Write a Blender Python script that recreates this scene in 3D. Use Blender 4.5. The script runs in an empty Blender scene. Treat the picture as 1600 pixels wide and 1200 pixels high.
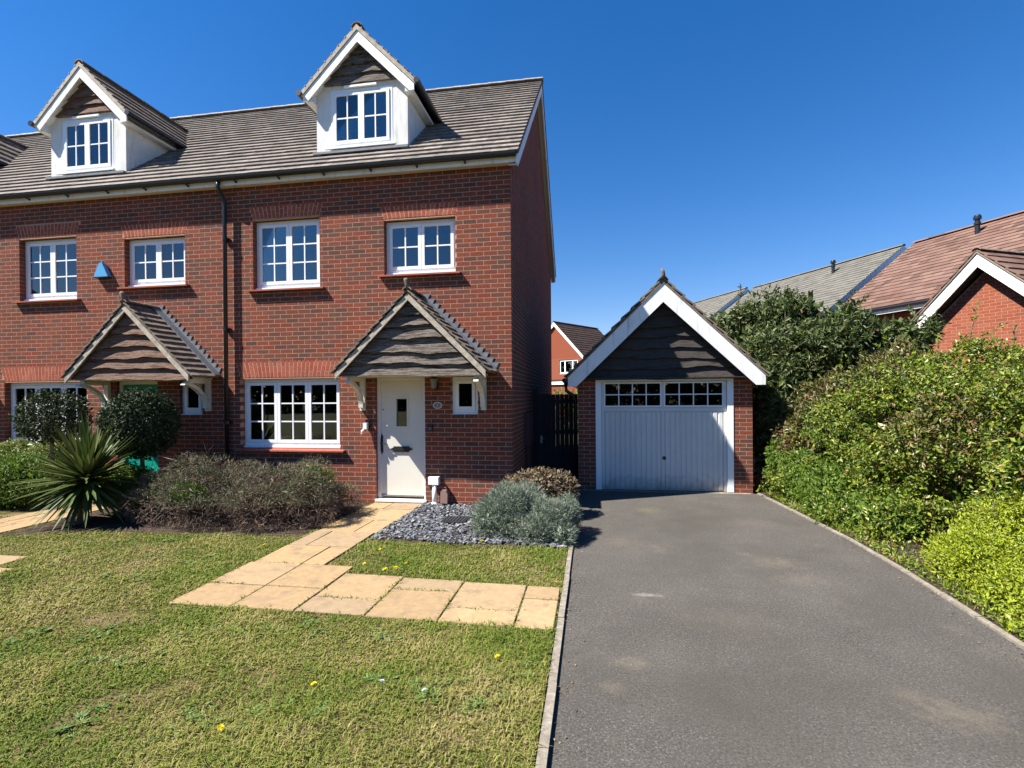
import bpy, math, random
import numpy as np
from mathutils import Vector, Matrix

random.seed(7)
RNG = np.random.default_rng(11)
SC = bpy.context.scene
COL = SC.collection

# ------------------------------------------------------------------ camera
FPX, CYPX = 778.12, 621.4
YAW, PITCH, ROLL = 0.15927, -0.00423, -0.00800
CAM = np.array([1.264, -7.870, 1.7806])


def cam_axes():
    cy, sy, cp, sp = math.cos(YAW), math.sin(YAW), math.cos(PITCH), math.sin(PITCH)
    w = np.array([-sy * cp, cy * cp, sp])
    r = np.array([cy, sy, 0.0])
    u = np.cross(r, w)
    cr, sr = math.cos(ROLL), math.sin(ROLL)
    return cr * r + sr * u, -sr * r + cr * u, w


CR, CU, CW = cam_axes()
cd = bpy.data.cameras.new('camera')
cam = bpy.data.objects.new('camera', cd)
COL.objects.link(cam)
cam.matrix_world = Matrix(((CR[0], CU[0], -CW[0], CAM[0]), (CR[1], CU[1], -CW[1], CAM[1]),
                           (CR[2], CU[2], -CW[2], CAM[2]), (0, 0, 0, 1)))
cd.sensor_fit = 'HORIZONTAL'
cd.sensor_width = 36
cd.lens = FPX / 1600 * 36
cd.shift_y = (CYPX - 600) / 1600
cd.clip_start = 0.05
cd.clip_end = 2000
SC.camera = cam

# ------------------------------------------------------------------ sky, sun, exposure
SUN = Vector((2.10, 1.0, -2.85)).normalized()          # direction the light travels
world = bpy.data.worlds.new('World')
SC.world = world
world.use_nodes = True
wn = world.node_tree
sky = wn.nodes.new('ShaderNodeTexSky')
sky.sky_type = 'NISHITA'
sky.sun_disc = False
sky.sun_elevation = math.asin(-SUN.z)
sky.sun_rotation = math.atan2(-SUN.x, -SUN.y)
sky.air_density = 1.2
sky.dust_density = 0.0
sky.ozone_density = 5.0
bg = wn.nodes['Background']
hs = wn.nodes.new('ShaderNodeHueSaturation')
hs.inputs['Saturation'].default_value = 1.32
wn.links.new(sky.outputs[0], hs.inputs['Color'])
tint = wn.nodes.new('ShaderNodeVectorMath')
tint.operation = 'MULTIPLY'
tint.inputs[1].default_value = (1.22, 1.06, 1.22)
wn.links.new(hs.outputs[0], tint.inputs[0])
wn.links.new(tint.outputs[0], bg.inputs[0])
bg.inputs[1].default_value = 0.050
sl = bpy.data.lights.new('sun', 'SUN')
sl.energy = 5.0
sl.angle = math.radians(0.5)
sl.color = (1.0, 0.95, 0.87)
so = bpy.data.objects.new('sun', sl)
COL.objects.link(so)
so.rotation_euler = SUN.to_track_quat('-Z', 'Y').to_euler()
so.location = (-20, -12, 30)
SC.view_settings.view_transform = 'Standard'
SC.view_settings.look = 'None'
SC.view_settings.gamma = 1.0
SC.view_settings.exposure = 1.38
SC.view_settings.use_curve_mapping = False
SC.render.engine = 'CYCLES'
SC.cycles.max_bounces = 8
SC.cycles.transparent_max_bounces = 12

# ------------------------------------------------------------------ materials
M = {}


def mk(name, cols, src='flat', nscale=3.0, rough=0.7, spec=0.3, bump=None, mottle=None, transl=0.0,
       metal=0.0, stretch=None, detail=5.0, extra=None):
    """cols: list of (pos, rgb). src: flat | island | noise | both"""
    m = bpy.data.materials.new(name)
    m.use_nodes = True
    nt = m.node_tree
    N, L = nt.nodes, nt.links
    bs = N['Principled BSDF']
    geo = N.new('ShaderNodeNewGeometry')
    pos = geo.outputs['Position']
    if stretch:
        mp = N.new('ShaderNodeMapping')
        mp.inputs['Scale'].default_value = stretch
        L.new(pos, mp.inputs[0])
        pos = mp.outputs[0]

    def noise(sc, det=detail, rgh=0.6):
        n = N.new('ShaderNodeTexNoise')
        n.inputs['Scale'].default_value = sc
        n.inputs['Detail'].default_value = det
        n.inputs['Roughness'].default_value = rgh
        L.new(pos, n.inputs['Vector'])
        return n.outputs['Fac']

    def math_(op, a, b):
        n = N.new('ShaderNodeMath')
        n.operation = op
        for i, v in ((0, a), (1, b)):
            if isinstance(v, (int, float)):
                n.inputs[i].default_value = v
            else:
                L.new(v, n.inputs[i])
        return n.outputs[0]
    if src == 'flat':
        c = N.new('ShaderNodeRGB')
        c.outputs[0].default_value = (*cols[0][1], 1)
        col = c.outputs[0]
    else:
        if src in ('island', 'both'):
            oi = N.new('ShaderNodeObjectInfo')
            f = math_('FRACT', math_('ADD', oi.outputs['Random'], geo.outputs['Random Per Island']), 0)
        if src == 'noise':
            f = noise(nscale)
            mr = N.new('ShaderNodeMapRange')
            mr.inputs[1].default_value = 0.3
            mr.inputs[2].default_value = 0.7
            L.new(f, mr.inputs[0])
            f = mr.outputs[0]
        if src == 'both':
            nz = noise(nscale, 9, .72)
            mr = N.new('ShaderNodeMapRange')
            mr.inputs[1].default_value = 0.3
            mr.inputs[2].default_value = 0.7
            L.new(nz, mr.inputs[0])
            f = math_('ADD', math_('MULTIPLY', f, 0.4), math_('MULTIPLY', mr.outputs[0], 0.6))
        rp = N.new('ShaderNodeValToRGB')
        el = rp.color_ramp.elements
        while len(el) < len(cols):
            el.new(0.5)
        for e, (p, c) in zip(el, cols):
            e.position = p
            e.color = (*c, 1)
        L.new(f, rp.inputs[0])
        col = rp.outputs[0]
    if mottle:
        nz = noise(mottle[0])
        mr = N.new('ShaderNodeMapRange')
        mr.inputs[1].default_value = 0.3
        mr.inputs[2].default_value = 0.7
        mr.inputs[3].default_value = 1 - mottle[1]
        mr.inputs[4].default_value = 1 + mottle[1]
        L.new(nz, mr.inputs[0])
        mx = N.new('ShaderNodeVectorMath')
        mx.operation = 'SCALE'
        L.new(col, mx.inputs[0])
        L.new(mr.outputs[0], mx.inputs['Scale'])
        col = mx.outputs[0]
    if extra:
        col = extra(nt, pos, col, noise)
    L.new(col, bs.inputs['Base Color'])
    bs.inputs['Roughness'].default_value = rough
    bs.inputs['Specular IOR Level'].default_value = spec
    bs.inputs['Metallic'].default_value = metal
    if bump:
        b = N.new('ShaderNodeBump')
        b.inputs['Strength'].default_value = bump[1]
        b.inputs['Distance'].default_value = bump[2] if len(bump) > 2 else 0.01
        L.new(noise(bump[0], 8, 0.7), b.inputs['Height'])
        L.new(b.outputs[0], bs.inputs['Normal'])
    if transl:
        t = N.new('ShaderNodeBsdfTranslucent')
        L.new(col, t.inputs['Color'])
        ms = N.new('ShaderNodeMixShader')
        ms.inputs[0].default_value = transl
        L.new(bs.outputs[0], ms.inputs[1])
        L.new(t.outputs[0], ms.inputs[2])
        L.new(ms.outputs[0], N['Material Output'].inputs[0])
    M[name] = m
    return m


def mixcol(nt, a, b, fac):
    n = nt.nodes.new('ShaderNodeMix')
    n.data_type = 'RGBA'
    nt.links.new(fac, n.inputs[0])
    for i, v in ((6, a), (7, b)):
        if isinstance(v, tuple):
            n.inputs[i].default_value = (*v, 1)
        else:
            nt.links.new(v, n.inputs[i])
    return n.outputs[2]


def ramp01(nt, v, lo, hi):
    n = nt.nodes.new('ShaderNodeMapRange')
    n.inputs[1].default_value = lo
    n.inputs[2].default_value = hi
    nt.links.new(v, n.inputs[0])
    return n.outputs[0]


def brick_extra(nt, pos, col, noise):
    # uneven firing and weathering across the wall, faint salt bloom
    c = mixcol(nt, col, (.085, .042, .032), ramp01(nt, noise(.9, 4, .6), .50, .95))
    c = mixcol(nt, c, (.30, .20, .16), ramp01(nt, noise(2.7, 6, .7), .66, 1.15))
    return mixcol(nt, c, (.10, .06, .045), ramp01(nt, noise(55, 3, .6), .58, .85))


mk('brick', [(0, (.19, .049, .028)), (.25, (.22, .063, .037)), (.45, (.165, .062, .042)), (.65, (.118, .060, .045)),
             (.8, (.195, .053, .032)), (1, (.092, .052, .041))], 'island', extra=brick_extra, rough=.9, spec=.1,
   bump=(120, .5, .004), mottle=(35, .28))
mk('brick_orange', [(0, (.235, .072, .040)), (.5, (.21, .060, .033)), (.8, (.25, .088, .052)), (1, (.175, .060, .038))],
   'island', rough=.9, spec=.1, bump=(120, .5, .004), mottle=(30, .2))
mk('arch_brick', [(0, (.34, .088, .05)), (.5, (.29, .07, .04)), (1, (.38, .11, .065))], 'island', rough=.9, spec=.1,
   bump=(120, .5, .004), mottle=(35, .25))
mk('mortar', [(0, (.36, .21, .145)), (1, (.46, .28, .20))], 'noise', 8, rough=.95, spec=.05, bump=(200, .5, .003))
mk('mortar_orange', [(0, (.36, .17, .11)), (1, (.40, .20, .135))], 'noise', 8, rough=.95, spec=.05)
def roof_extra(nt, pos, col, noise):
    # moss and soot blotches
    c = mixcol(nt, col, (.045, .042, .034), ramp01(nt, noise(5.5, 7, .72), .55, .74))
    c = mixcol(nt, c, (.30, .27, .24), ramp01(nt, noise(2.1, 6, .7), .55, .95))
    return mixcol(nt, c, (.24, .17, .07), ramp01(nt, noise(11, 3, .5), .69, .78))


mk('roof_tile', [(0, (.165, .142, .122)), (.45, (.21, .182, .158)), (.75, (.13, .115, .10)), (1, (.255, .222, .195))], 'island', extra=roof_extra,
   rough=.85, spec=.2, bump=(60, .4, .004), mottle=(9, .28))
mk('old_tile', [(0, (.16, .125, .095)), (.5, (.22, .175, .135)), (1, (.12, .10, .08))], 'island', rough=.85, spec=.2,
   bump=(60, .4, .004), mottle=(14, .35))
mk('pink_tile', [(0, (.135, .075, .057)), (.5, (.18, .112, .088)), (1, (.10, .058, .046))], 'island', rough=.9, spec=.1,
   mottle=(3, .15))
mk('grey_tile', [(0, (.13, .124, .106)), (.5, (.155, .146, .125)), (1, (.108, .103, .09))], 'island', rough=.9, spec=.1,
   mottle=(3, .12))
mk('dark_tile', [(0, (.055, .038, .032)), (.5, (.075, .05, .04)), (1, (.045, .033, .028))], 'island', rough=.9, spec=.1)
mk('ridge_tile', [(0, (.33, .31, .28)), (1, (.24, .22, .2))], 'island', rough=.85, mottle=(12, .3))
def streaks(nt, pos, col, noise):
    mp = nt.nodes.new('ShaderNodeMapping')
    mp.inputs['Scale'].default_value = (9, 9, 1.3)
    nt.links.new(pos, mp.inputs[0])
    n = nt.nodes.new('ShaderNodeTexNoise')
    n.inputs['Scale'].default_value = 1.6
    n.inputs['Detail'].default_value = 6
    nt.links.new(mp.outputs[0], n.inputs['Vector'])
    return mixcol(nt, col, (.40, .40, .33), ramp01(nt, n.outputs['Fac'], .54, .92))


mk('white_paint', [(0, (.80, .80, .79))], rough=.5, spec=.35, mottle=(4, .05), extra=streaks)
mk('upvc', [(0, (.82, .83, .84))], rough=.3, spec=.5)
mk('render_white', [(0, (.72, .71, .68))], rough=.9, spec=.1, bump=(90, .3, .004), mottle=(4, .07), extra=streaks)
mk('soffit', [(0, (.55, .50, .40))], rough=.7)
mk('black_plastic', [(0, (.012, .012, .013))], rough=.35, spec=.5)
mk('dark_metal', [(0, (.015, .014, .014))], rough=.45, spec=.5)
mk('cream_wood', [(0, (.72, .68, .56)), (1, (.62, .57, .45))], 'noise', 6, rough=.6, mottle=(25, .08))
mk('weathered_cream', [(0, (.50, .45, .36)), (.6, (.38, .33, .26)), (1, (.24, .20, .16))], 'noise', 9, rough=.8,
   bump=(60, .5, .004), mottle=(40, .2))
mk('brown_board', [(0, (.055, .031, .021)), (.4, (.14, .085, .061)), (.7, (.22, .145, .108)), (1, (.026, .015, .010))], 'noise', 3,
   rough=.85, spec=.15, stretch=(1.2, 1, 16), bump=(9, 1.0, .014), mottle=(24, .45))
mk('grey_board', [(0, (.032, .024, .018)), (.35, (.088, .070, .057)), (.72, (.215, .185, .158)), (1, (.015, .011, .009))], 'noise', 3,
   rough=.85, spec=.15, stretch=(1.2, 1, 16), bump=(9, 1.0, .014), mottle=(24, .45))
mk('black_board', [(0, (.036, .030, .027)), (.5, (.060, .051, .046)), (1, (.022, .018, .016))], 'noise', 3, rough=.8, spec=.2,
   stretch=(1.2, 1, 11), bump=(9, .8, .01), mottle=(14, .3))
mk('door_cream', [(0, (.66, .63, .55))], rough=.5, spec=.3, bump=(40, .1, .002), mottle=(3, .03))
mk('door_teal', [(0, (.0, .26, .19))], rough=.4, spec=.4)
mk('frame_white', [(0, (.74, .71, .70))], rough=.5)
def grime(nt, pos, col, noise):
    # splash dirt low down on the door, in a ragged band
    sx_ = nt.nodes.new('ShaderNodeSeparateXYZ')
    nt.links.new(pos, sx_.inputs[0])
    z_ = nt.nodes.new('ShaderNodeMath')
    z_.operation = 'MULTIPLY_ADD'
    nt.links.new(noise(7), z_.inputs[0])
    z_.inputs[1].default_value = -.55
    nt.links.new(sx_.outputs[2], z_.inputs[2])
    return mixcol(nt, (.36, .33, .29), col, ramp01(nt, z_.outputs[0], -.30, .02))


mk('garage_white', [(0, (.60, .60, .58))], rough=.5, spec=.35, mottle=(1.5, .06), extra=grime)
mk('lead', [(0, (.11, .118, .13)), (1, (.185, .195, .21))], 'noise', 15, rough=.6, spec=.4)
mk('sill_tile', [(0, (.36, .105, .065)), (1, (.29, .08, .05))], 'noise', 6, rough=.7, spec=.2, mottle=(30, .15))
mk('curtain', [(0, (.62, .60, .56))], rough=.9)
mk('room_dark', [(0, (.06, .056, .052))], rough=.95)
mk('gate_wood', [(0, (.030, .028, .028)), (.5, (.042, .038, .036)), (1, (.022, .02, .02))], 'island', rough=.85, bump=(20, .4, .004))
mk('steel', [(0, (.45, .45, .45))], rough=.35, metal=1)
mk('meter_brown', [(0, (.085, .035, .04))], rough=.6)
mk('alarm_blue', [(0, (.10, .34, .60))], rough=.3, spec=.5)
mk('hose_brown', [(0, (.26, .17, .14))], rough=.5)
mk('white_plastic', [(0, (.78, .78, .77))], rough=.35)
mk('plaque', [(0, (.55, .54, .50))], rough=.4)
mk('plaque_dark', [(0, (.10, .10, .09))], rough=.5)
mk('glass_lamp', [(0, (.20, .20, .19))], rough=.15, spec=.6)
mk('slate_chip', [(0, (.07, .076, .086)), (.4, (.115, .122, .135)), (.75, (.175, .183, .195)), (.93, (.24, .24, .24)), (1, (.36, .34, .31))],
   'island', rough=.6, spec=.3, mottle=(40, .2))
mk('grate', [(0, (.035, .035, .038))], rough=.6)
mk('soil', [(0, (.035, .026, .020)), (.6, (.075, .055, .042)), (1, (.12, .095, .075))], 'noise', 14, rough=1, spec=.05,
   bump=(40, 1, .03))
mk('concrete', [(0, (.26, .225, .18)), (.5, (.20, .175, .14)), (1, (.32, .28, .23))], 'noise', 10, rough=.95, spec=.1,
   bump=(80, .6, .006), mottle=(30, .25))
mk('trunk', [(0, (.10, .075, .055)), (1, (.17, .13, .10))], 'noise', 20, rough=.9, bump=(50, .8, .01))
mk('twig', [(0, (.13, .10, .085)), (.6, (.20, .165, .145)), (1, (.30, .26, .23))], 'island', rough=.9)
mk('ground', [(0, (.05, .055, .025)), (1, (.09, .085, .05))], 'noise', 2, rough=1, spec=.05)
mk('lawn', [(0, (.06, .06, .02)), (.45, (.11, .095, .036)), (.7, (.19, .14, .07)), (1, (.24, .17, .10))], 'noise', 3.5, rough=1, spec=.05,
   bump=(60, 1, .03), mottle=(60, .5))


def slab_extra(nt, pos, col, noise):
    f = ramp01(nt, noise(5), .52, .72)
    c = mixcol(nt, col, (.22, .155, .10), f)
    return mixcol(nt, c, (.16, .13, .09), ramp01(nt, noise(28, 6, .7), .60, .78))


mk('paving_slab', [(0, (.33, .225, .118)), (.3, (.29, .20, .108)), (.6, (.36, .25, .135)), (1, (.27, .195, .118))], 'island', rough=.9, spec=.15,
   bump=(45, .35, .005), mottle=(18, .12), extra=slab_extra)


SAND, PALE, MOSS = (.27, .22, .155), (.42, .40, .37), (.20, .17, .06)
STAINS = [(3.20, -2.22, .34, .22, SAND, .55), (3.27, -2.68, .30, .20, SAND, .4), (1.51, -4.46, .15, .10, SAND, .6), (3.27, -4.76, .28, .16, SAND, .6),
          (3.15, -4.60, .2, .12, SAND, .3), (1.74, -3.29, .17, .05, PALE, .8), (2.11, .08, .24, .22, MOSS, .7), (2.3, -3.7, .5, .25, SAND, .15), (1.37, -4.77, .10, .08, SAND, .4), (3.4, -.6, .5, .35, SAND, .2), (1.6, -1.7, .40, .25, SAND, .3)]


def asphalt_extra(nt, pos, col, noise):
    # pale aggregate specks, sandy worn patches and mossy tint with shapes of their own
    sp = ramp01(nt, noise(110, 2, .5), .60, .72)
    c = mixcol(nt, col, (.20, .185, .165), sp)
    c = mixcol(nt, c, (.17, .145, .11), ramp01(nt, noise(1.9, 7, .66), .60, .90))
    c = mixcol(nt, c, (.060, .056, .046), ramp01(nt, noise(.55, 5, .6), .48, .80))
    c = mixcol(nt, c, (.030, .029, .027), ramp01(nt, noise(4.1, 5, .7), .66, .80))
    wob = noise(13, 8, .78)
    for (x_, y_, rx, ry, cl, st) in STAINS:
        sb = nt.nodes.new('ShaderNodeVectorMath')
        sb.operation = 'SUBTRACT'
        nt.links.new(pos, sb.inputs[0])
        sb.inputs[1].default_value = (x_, y_, -.014)
        mu = nt.nodes.new('ShaderNodeVectorMath')
        mu.operation = 'MULTIPLY'
        nt.links.new(sb.outputs[0], mu.inputs[0])
        mu.inputs[1].default_value = (1 / rx, 1 / ry, 0)
        ln_ = nt.nodes.new('ShaderNodeVectorMath')
        ln_.operation = 'LENGTH'
        nt.links.new(mu.outputs[0], ln_.inputs[0])
        ad = nt.nodes.new('ShaderNodeMath')
        ad.operation = 'MULTIPLY_ADD'
        nt.links.new(wob, ad.inputs[0])
        ad.inputs[1].default_value = 3.4
        nt.links.new(ln_.outputs['Value'], ad.inputs[2])
        k = nt.nodes.new('ShaderNodeMath')
        k.operation = 'MULTIPLY'
        nt.links.new(ramp01(nt, ad.outputs[0], 2.75, 1.45), k.inputs[0])
        k.inputs[1].default_value = st * .5
        c = mixcol(nt, c, cl, k.outputs[0])
    return c


mk('asphalt', [(0, (.042, .038, .034)), (.45, (.078, .071, .063)), (1, (.125, .114, .101))], 'noise', 68, rough=.92, spec=.15,
   bump=(220, .7, .008), mottle=(1.2, .14), extra=asphalt_extra)
G = {}
mk('grass', [(0, (.045, .095, .010)), (.25, (.095, .16, .018)), (.44, (.165, .21, .030)), (.57, (.25, .25, .06)), (.73, (.36, .30, .115)), (1, (.44, .37, .20))],
   'both', .75, rough=.7, spec=.2, transl=.25)
mk('weed', [(0, (.055, .11, .016)), (.6, (.10, .165, .03)), (1, (.16, .22, .06))], 'island', rough=.6, transl=.15)
mk('petal', [(0, (.86, .66, .012)), (1, (.90, .76, .02))], 'island', rough=.6)
mk('clock', [(0, (.75, .75, .72))], rough=.9)
mk('stem_green', [(0, (.16, .22, .06))], rough=.6)
mk('leaf_dark', [(0, (.018, .032, .012)), (.5, (.030, .050, .018)), (.85, (.052, .074, .028)), (1, (.10, .12, .06))], 'island', rough=.6, spec=.2, transl=.08)
mk('leaf_buddleia', [(0, (.038, .062, .016)), (.5, (.068, .10, .026)), (.8, (.11, .145, .042)), (.95, (.15, .17, .06)), (1, (.18, .12, .06))], 'island', rough=.5, spec=.35, transl=.22)
mk('leaf_pyracantha', [(0, (.05, .088, .010)), (.35, (.105, .16, .016)), (.65, (.18, .23, .022)), (.88, (.26, .29, .036)), (.97, (.20, .12, .035)), (1, (.28, .17, .07))], 'island', rough=.42, spec=.4, transl=.22)
mk('leaf_photinia', [(0, (.055, .072, .016)), (.4, (.10, .11, .026)), (.7, (.15, .12, .042)), (1, (.19, .10, .055))], 'island', rough=.4, spec=.4, transl=.2)
mk('leaf_bright', [(0, (.06, .11, .012)), (.5, (.10, .17, .016)), (1, (.16, .23, .03))], 'island', rough=.5, spec=.35, transl=.3)
mk('leaf_lonicera', [(0, (.15, .20, .010)), (.5, (.25, .31, .014)), (.85, (.34, .39, .025)), (1, (.40, .42, .08))], 'island', rough=.5, spec=.35, transl=.3)
mk('leaf_lime', [(0, (.12, .17, .03)), (.5, (.19, .23, .06)), (1, (.28, .30, .11))], 'island', rough=.5, spec=.35, transl=.25)
mk('leaf_santolina', [(0, (.11, .14, .095)), (.5, (.19, .23, .165)), (1, (.30, .34, .265))], 'island', rough=.8, transl=.15)
mk('leaf_rosemary', [(0, (.06, .08, .034)), (.5, (.115, .14, .062)), (1, (.19, .20, .10))], 'island', rough=.7, transl=.12)
mk('leaf_brown', [(0, (.075, .048, .030)), (.4, (.14, .095, .055)), (.75, (.21, .16, .09)), (1, (.26, .23, .13))], 'island', rough=.7, transl=.15)
mk('dead_wood', [(0, (.07, .043, .028)), (.5, (.13, .086, .060)), (.85, (.21, .148, .108)), (1, (.36, .28, .22))], 'island', rough=.9)
mk('cordyline', [(0, (.045, .075, .016)), (.5, (.072, .105, .026)), (.85, (.10, .13, .034)), (1, (.15, .17, .05))], 'island', rough=.55, spec=.25, transl=.12)


def mk_glass():
    m = bpy.data.materials.new('glass')
    m.use_nodes = True
    nt = m.node_tree
    N, L = nt.nodes, nt.links
    N.remove(N['Principled BSDF'])
    tr = N.new('ShaderNodeBsdfTransparent')
    tr.inputs[0].default_value = (.62, .66, .66, 1)
    gl = N.new('ShaderNodeBsdfGlossy')
    gl.inputs['Roughness'].default_value = 0.015
    fr = N.new('ShaderNodeFresnel')
    fr.inputs[0].default_value = 1.62
    ad = N.new('ShaderNodeMath')
    ad.operation = 'MULTIPLY_ADD'
    L.new(fr.outputs[0], ad.inputs[0])
    ad.inputs[1].default_value = 1.0
    ad.inputs[2].default_value = 0.085
    mx = N.new('ShaderNodeMixShader')
    L.new(ad.outputs[0], mx.inputs[0])
    L.new(tr.outputs[0], mx.inputs[1])
    L.new(gl.outputs[0], mx.inputs[2])
    L.new(mx.outputs[0], N['Material Output'].inputs[0])
    M['glass'] = m


mk_glass()

# ------------------------------------------------------------------ scene helpers
ROOTM = {}


def thing(name, label, cat, loc=(0, 0, 0), rotz=0.0, group=None):
    o = bpy.data.objects.new(name, None)
    COL.objects.link(o)
    o.location = loc
    o.rotation_euler = (0, 0, rotz)
    o.empty_display_size = .2
    o['label'] = label
    o['category'] = cat
    if group:
        o['group'] = group
    ROOTM[o.name] = (np.array(loc, float), rotz)
    return o


def rootof(o):
    while o.parent:
        o = o.parent
    return o


def struct(o):
    o['kind'] = 'structure'
    return o


def tag(o, label, cat, group=None):
    o['label'] = label
    o['category'] = cat
    if group:
        o['group'] = group
    return o


def link(name, me, parent=None, mat=None):
    o = bpy.data.objects.new(name, me)
    COL.objects.link(o)
    if parent:
        o.parent = parent
    if mat and not me.materials:
        me.materials.append(M[mat])
    return o


def npmesh(name, V, F, mat=None, smooth=False):
    V = np.asarray(V, np.float32)
    F = np.asarray(F, np.int32)
    k = F.shape[1]
    me = bpy.data.meshes.new(name)
    me.vertices.add(len(V))
    me.vertices.foreach_set('co', V.ravel())
    me.loops.add(F.size)
    me.loops.foreach_set('vertex_index', F.ravel())
    me.polygons.add(len(F))
    me.polygons.foreach_set('loop_start', np.arange(0, F.size, k, dtype=np.int32))
    me.polygons.foreach_set('loop_total', np.full(len(F), k, np.int32))
    me.polygons.foreach_set('use_smooth', np.full(len(F), bool(smooth)))
    me.update(calc_edges=True)
    me.validate()
    if mat:
        me.materials.append(M[mat])
    return me


UB = np.array([[x, y, z] for x in (-.5, .5) for y in (-.5, .5) for z in (-.5, .5)])
UF = np.array([[0, 1, 3, 2], [4, 6, 7, 5], [0, 4, 5, 1], [2, 3, 7, 6], [0, 2, 6, 4], [1, 5, 7, 3]])
UNIT = {}


def unit(mat):
    if mat not in UNIT:
        UNIT[mat] = npmesh('piece_' + mat, UB, UF, mat)
    return UNIT[mat]


class MB:
    """collects shapes, builds one mesh object"""

    def __init__(s):
        s.v, s.f = [], []

    def raw(s, vs, fs):
        n = len(s.v)
        s.v += [tuple(map(float, v)) for v in vs]
        s.f += [tuple(i + n for i in f) for f in fs]
        return s

    def box(s, x0, x1, y0, y1, z0, z1):
        c = np.array([(x0 + x1) / 2, (y0 + y1) / 2, (z0 + z1) / 2])
        return s.raw(UB * [x1 - x0, y1 - y0, z1 - z0] + c, UF)

    def obox(s, c, R, size):
        return s.raw((UB * size) @ np.array(R).T + c, UF)

    def bar(s, a, b, w, h, up=(0, 0, 1)):
        a, b = np.array(a, float), np.array(b, float)
        d = b - a
        l = np.linalg.norm(d)
        d /= l
        u = np.array(up, float)
        side = np.cross(d, u)
        side /= np.linalg.norm(side)
        u = np.cross(side, d)
        return s.obox((a + b) / 2, np.stack([d, side, u], 1), [l, w, h])

    def prism(s, poly, ax, a0, a1):
        """poly: 2-D points; ax: axis of extrusion 'x','y','z'"""
        n = len(poly)

        def P(p, a):
            return {'x': (a, p[0], p[1]), 'y': (p[0], a, p[1]), 'z': (p[0], p[1], a)}[ax]
        vs = [P(p, a0) for p in poly] + [P(p, a1) for p in poly]
        fs = [tuple(range(n - 1, -1, -1)), tuple(range(n, 2 * n))] + [(i, (i + 1) % n, n + (i + 1) % n, n + i) for i in range(n)]
        return s.raw(vs, fs)

    def tube(s, pts, rad, n=8, cap=True):
        pts = [np.array(p, float) for p in pts]
        if not hasattr(rad, '__len__'):
            rad = [rad] * len(pts)
        rings = []
        for i, p in enumerate(pts):
            d = pts[min(i + 1, len(pts) - 1)] - pts[max(i - 1, 0)]
            d /= (np.linalg.norm(d) + 1e-9)
            ref = np.array([0, 0, 1.0]) if abs(d[2]) < .9 else np.array([0, 1.0, 0])
            a = np.cross(d, ref)
            a /= np.linalg.norm(a)
            b = np.cross(d, a)
            rings.append([p + rad[i] * (math.cos(t) * a + math.sin(t) * b) for t in np.arange(n) * 2 * math.pi / n])
        vs = [v for r in rings for v in r]
        fs = [(i * n + j, i * n + (j + 1) % n, (i + 1) * n + (j + 1) % n, (i + 1) * n + j) for i in range(len(pts) - 1) for j in range(n)]
        if cap:
            fs += [tuple(range(n - 1, -1, -1)), tuple((len(pts) - 1) * n + j for j in range(n))]
        return s.raw(vs, fs)

    def lathe(s, c, prof, n=20):
        """prof: list of (radius, z)"""
        vs = [(c[0] + r * math.cos(t), c[1] + r * math.sin(t), c[2] + z) for r, z in prof for t in np.arange(n) * 2 * math.pi / n]
        fs = [(i * n + j, i * n + (j + 1) % n, (i + 1) * n + (j + 1) % n, (i + 1) * n + j) for i in range(len(prof) - 1) for j in range(n)]
        return s.raw(vs, fs)

    def build(s, name, mat, parent=None, off=(0, 0, 0), smooth=False):
        me = bpy.data.meshes.new(name)
        off = np.array(off, float)
        me.from_pydata([tuple(np.array(v) - off) for v in s.v], [], s.f)
        me.materials.append(M[mat])
        if smooth:
            for p in me.polygons:
                p.use_smooth = True
        me.update()
        return link(name, me, parent)


def part_box(name, parent, mat, x0, x1, y0, y1, z0, z1):
    o = link(name, unit(mat), parent)
    o.location = ((x0 + x1) / 2, (y0 + y1) / 2, (z0 + z1) / 2)
    o.scale = (x1 - x0, y1 - y0, z1 - z0)
    return o


def pieces(name, parent, items, mat, limit=300):
    """items (centre, R|None, size, weight): the largest in view as single parts, the rest as one part"""
    if not items:
        return
    loc, rz = ROOTM[rootof(parent).name]
    c = np.array([i[0] for i in items], float)
    size = np.array([i[2] for i in items], float)
    wt = np.array([i[3] if len(i) > 3 else 1.0 for i in items])
    cz, sz = math.cos(rz), math.sin(rz)
    w = np.stack([c[:, 0] * cz - c[:, 1] * sz, c[:, 0] * sz + c[:, 1] * cz, c[:, 2]], 1) + loc
    d = w - CAM
    Z = d @ CW
    px = 800 + FPX * (d @ CR) / np.maximum(Z, .1)
    py = CYPX - FPX * (d @ CU) / np.maximum(Z, .1)
    sc = size.max(1) / np.maximum(Z, .1) * wt
    sc[(Z < .1) | (px < 0) | (px > 1600) | (py < 0) | (py > 1200)] = 0
    order = np.argsort(-sc)
    single = [i for i in order[:limit] if sc[i] > 0]
    if len(items) <= limit and len(single) < len(items) and len(items) < 60:
        single = list(range(len(items)))
    ss = set(int(i) for i in single)
    me = unit(mat)
    for i in sorted(ss):
        o = link(name, me, parent)
        R = items[i][1]
        if R is None:
            o.location = c[i]
            o.scale = size[i]
        else:
            m = np.eye(4)
            m[:3, :3] = np.array(R) * size[i]
            m[:3, 3] = c[i]
            o.matrix_local = Matrix(m.tolist())
    rest = [i for i in range(len(items)) if i not in ss]
    if rest:
        V, F = [], []
        for k, i in enumerate(rest):
            v = UB * size[i]
            if items[i][1] is not None:
                v = v @ np.array(items[i][1]).T
            V.append(v + c[i])
            F.append(UF + 8 * k)
        o = link(name + 's_rest' if not name.endswith('s') else name + '_rest', npmesh(name, np.concatenate(V), np.concatenate(F), mat), parent)
        o['kind'] = 'stuff'


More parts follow.
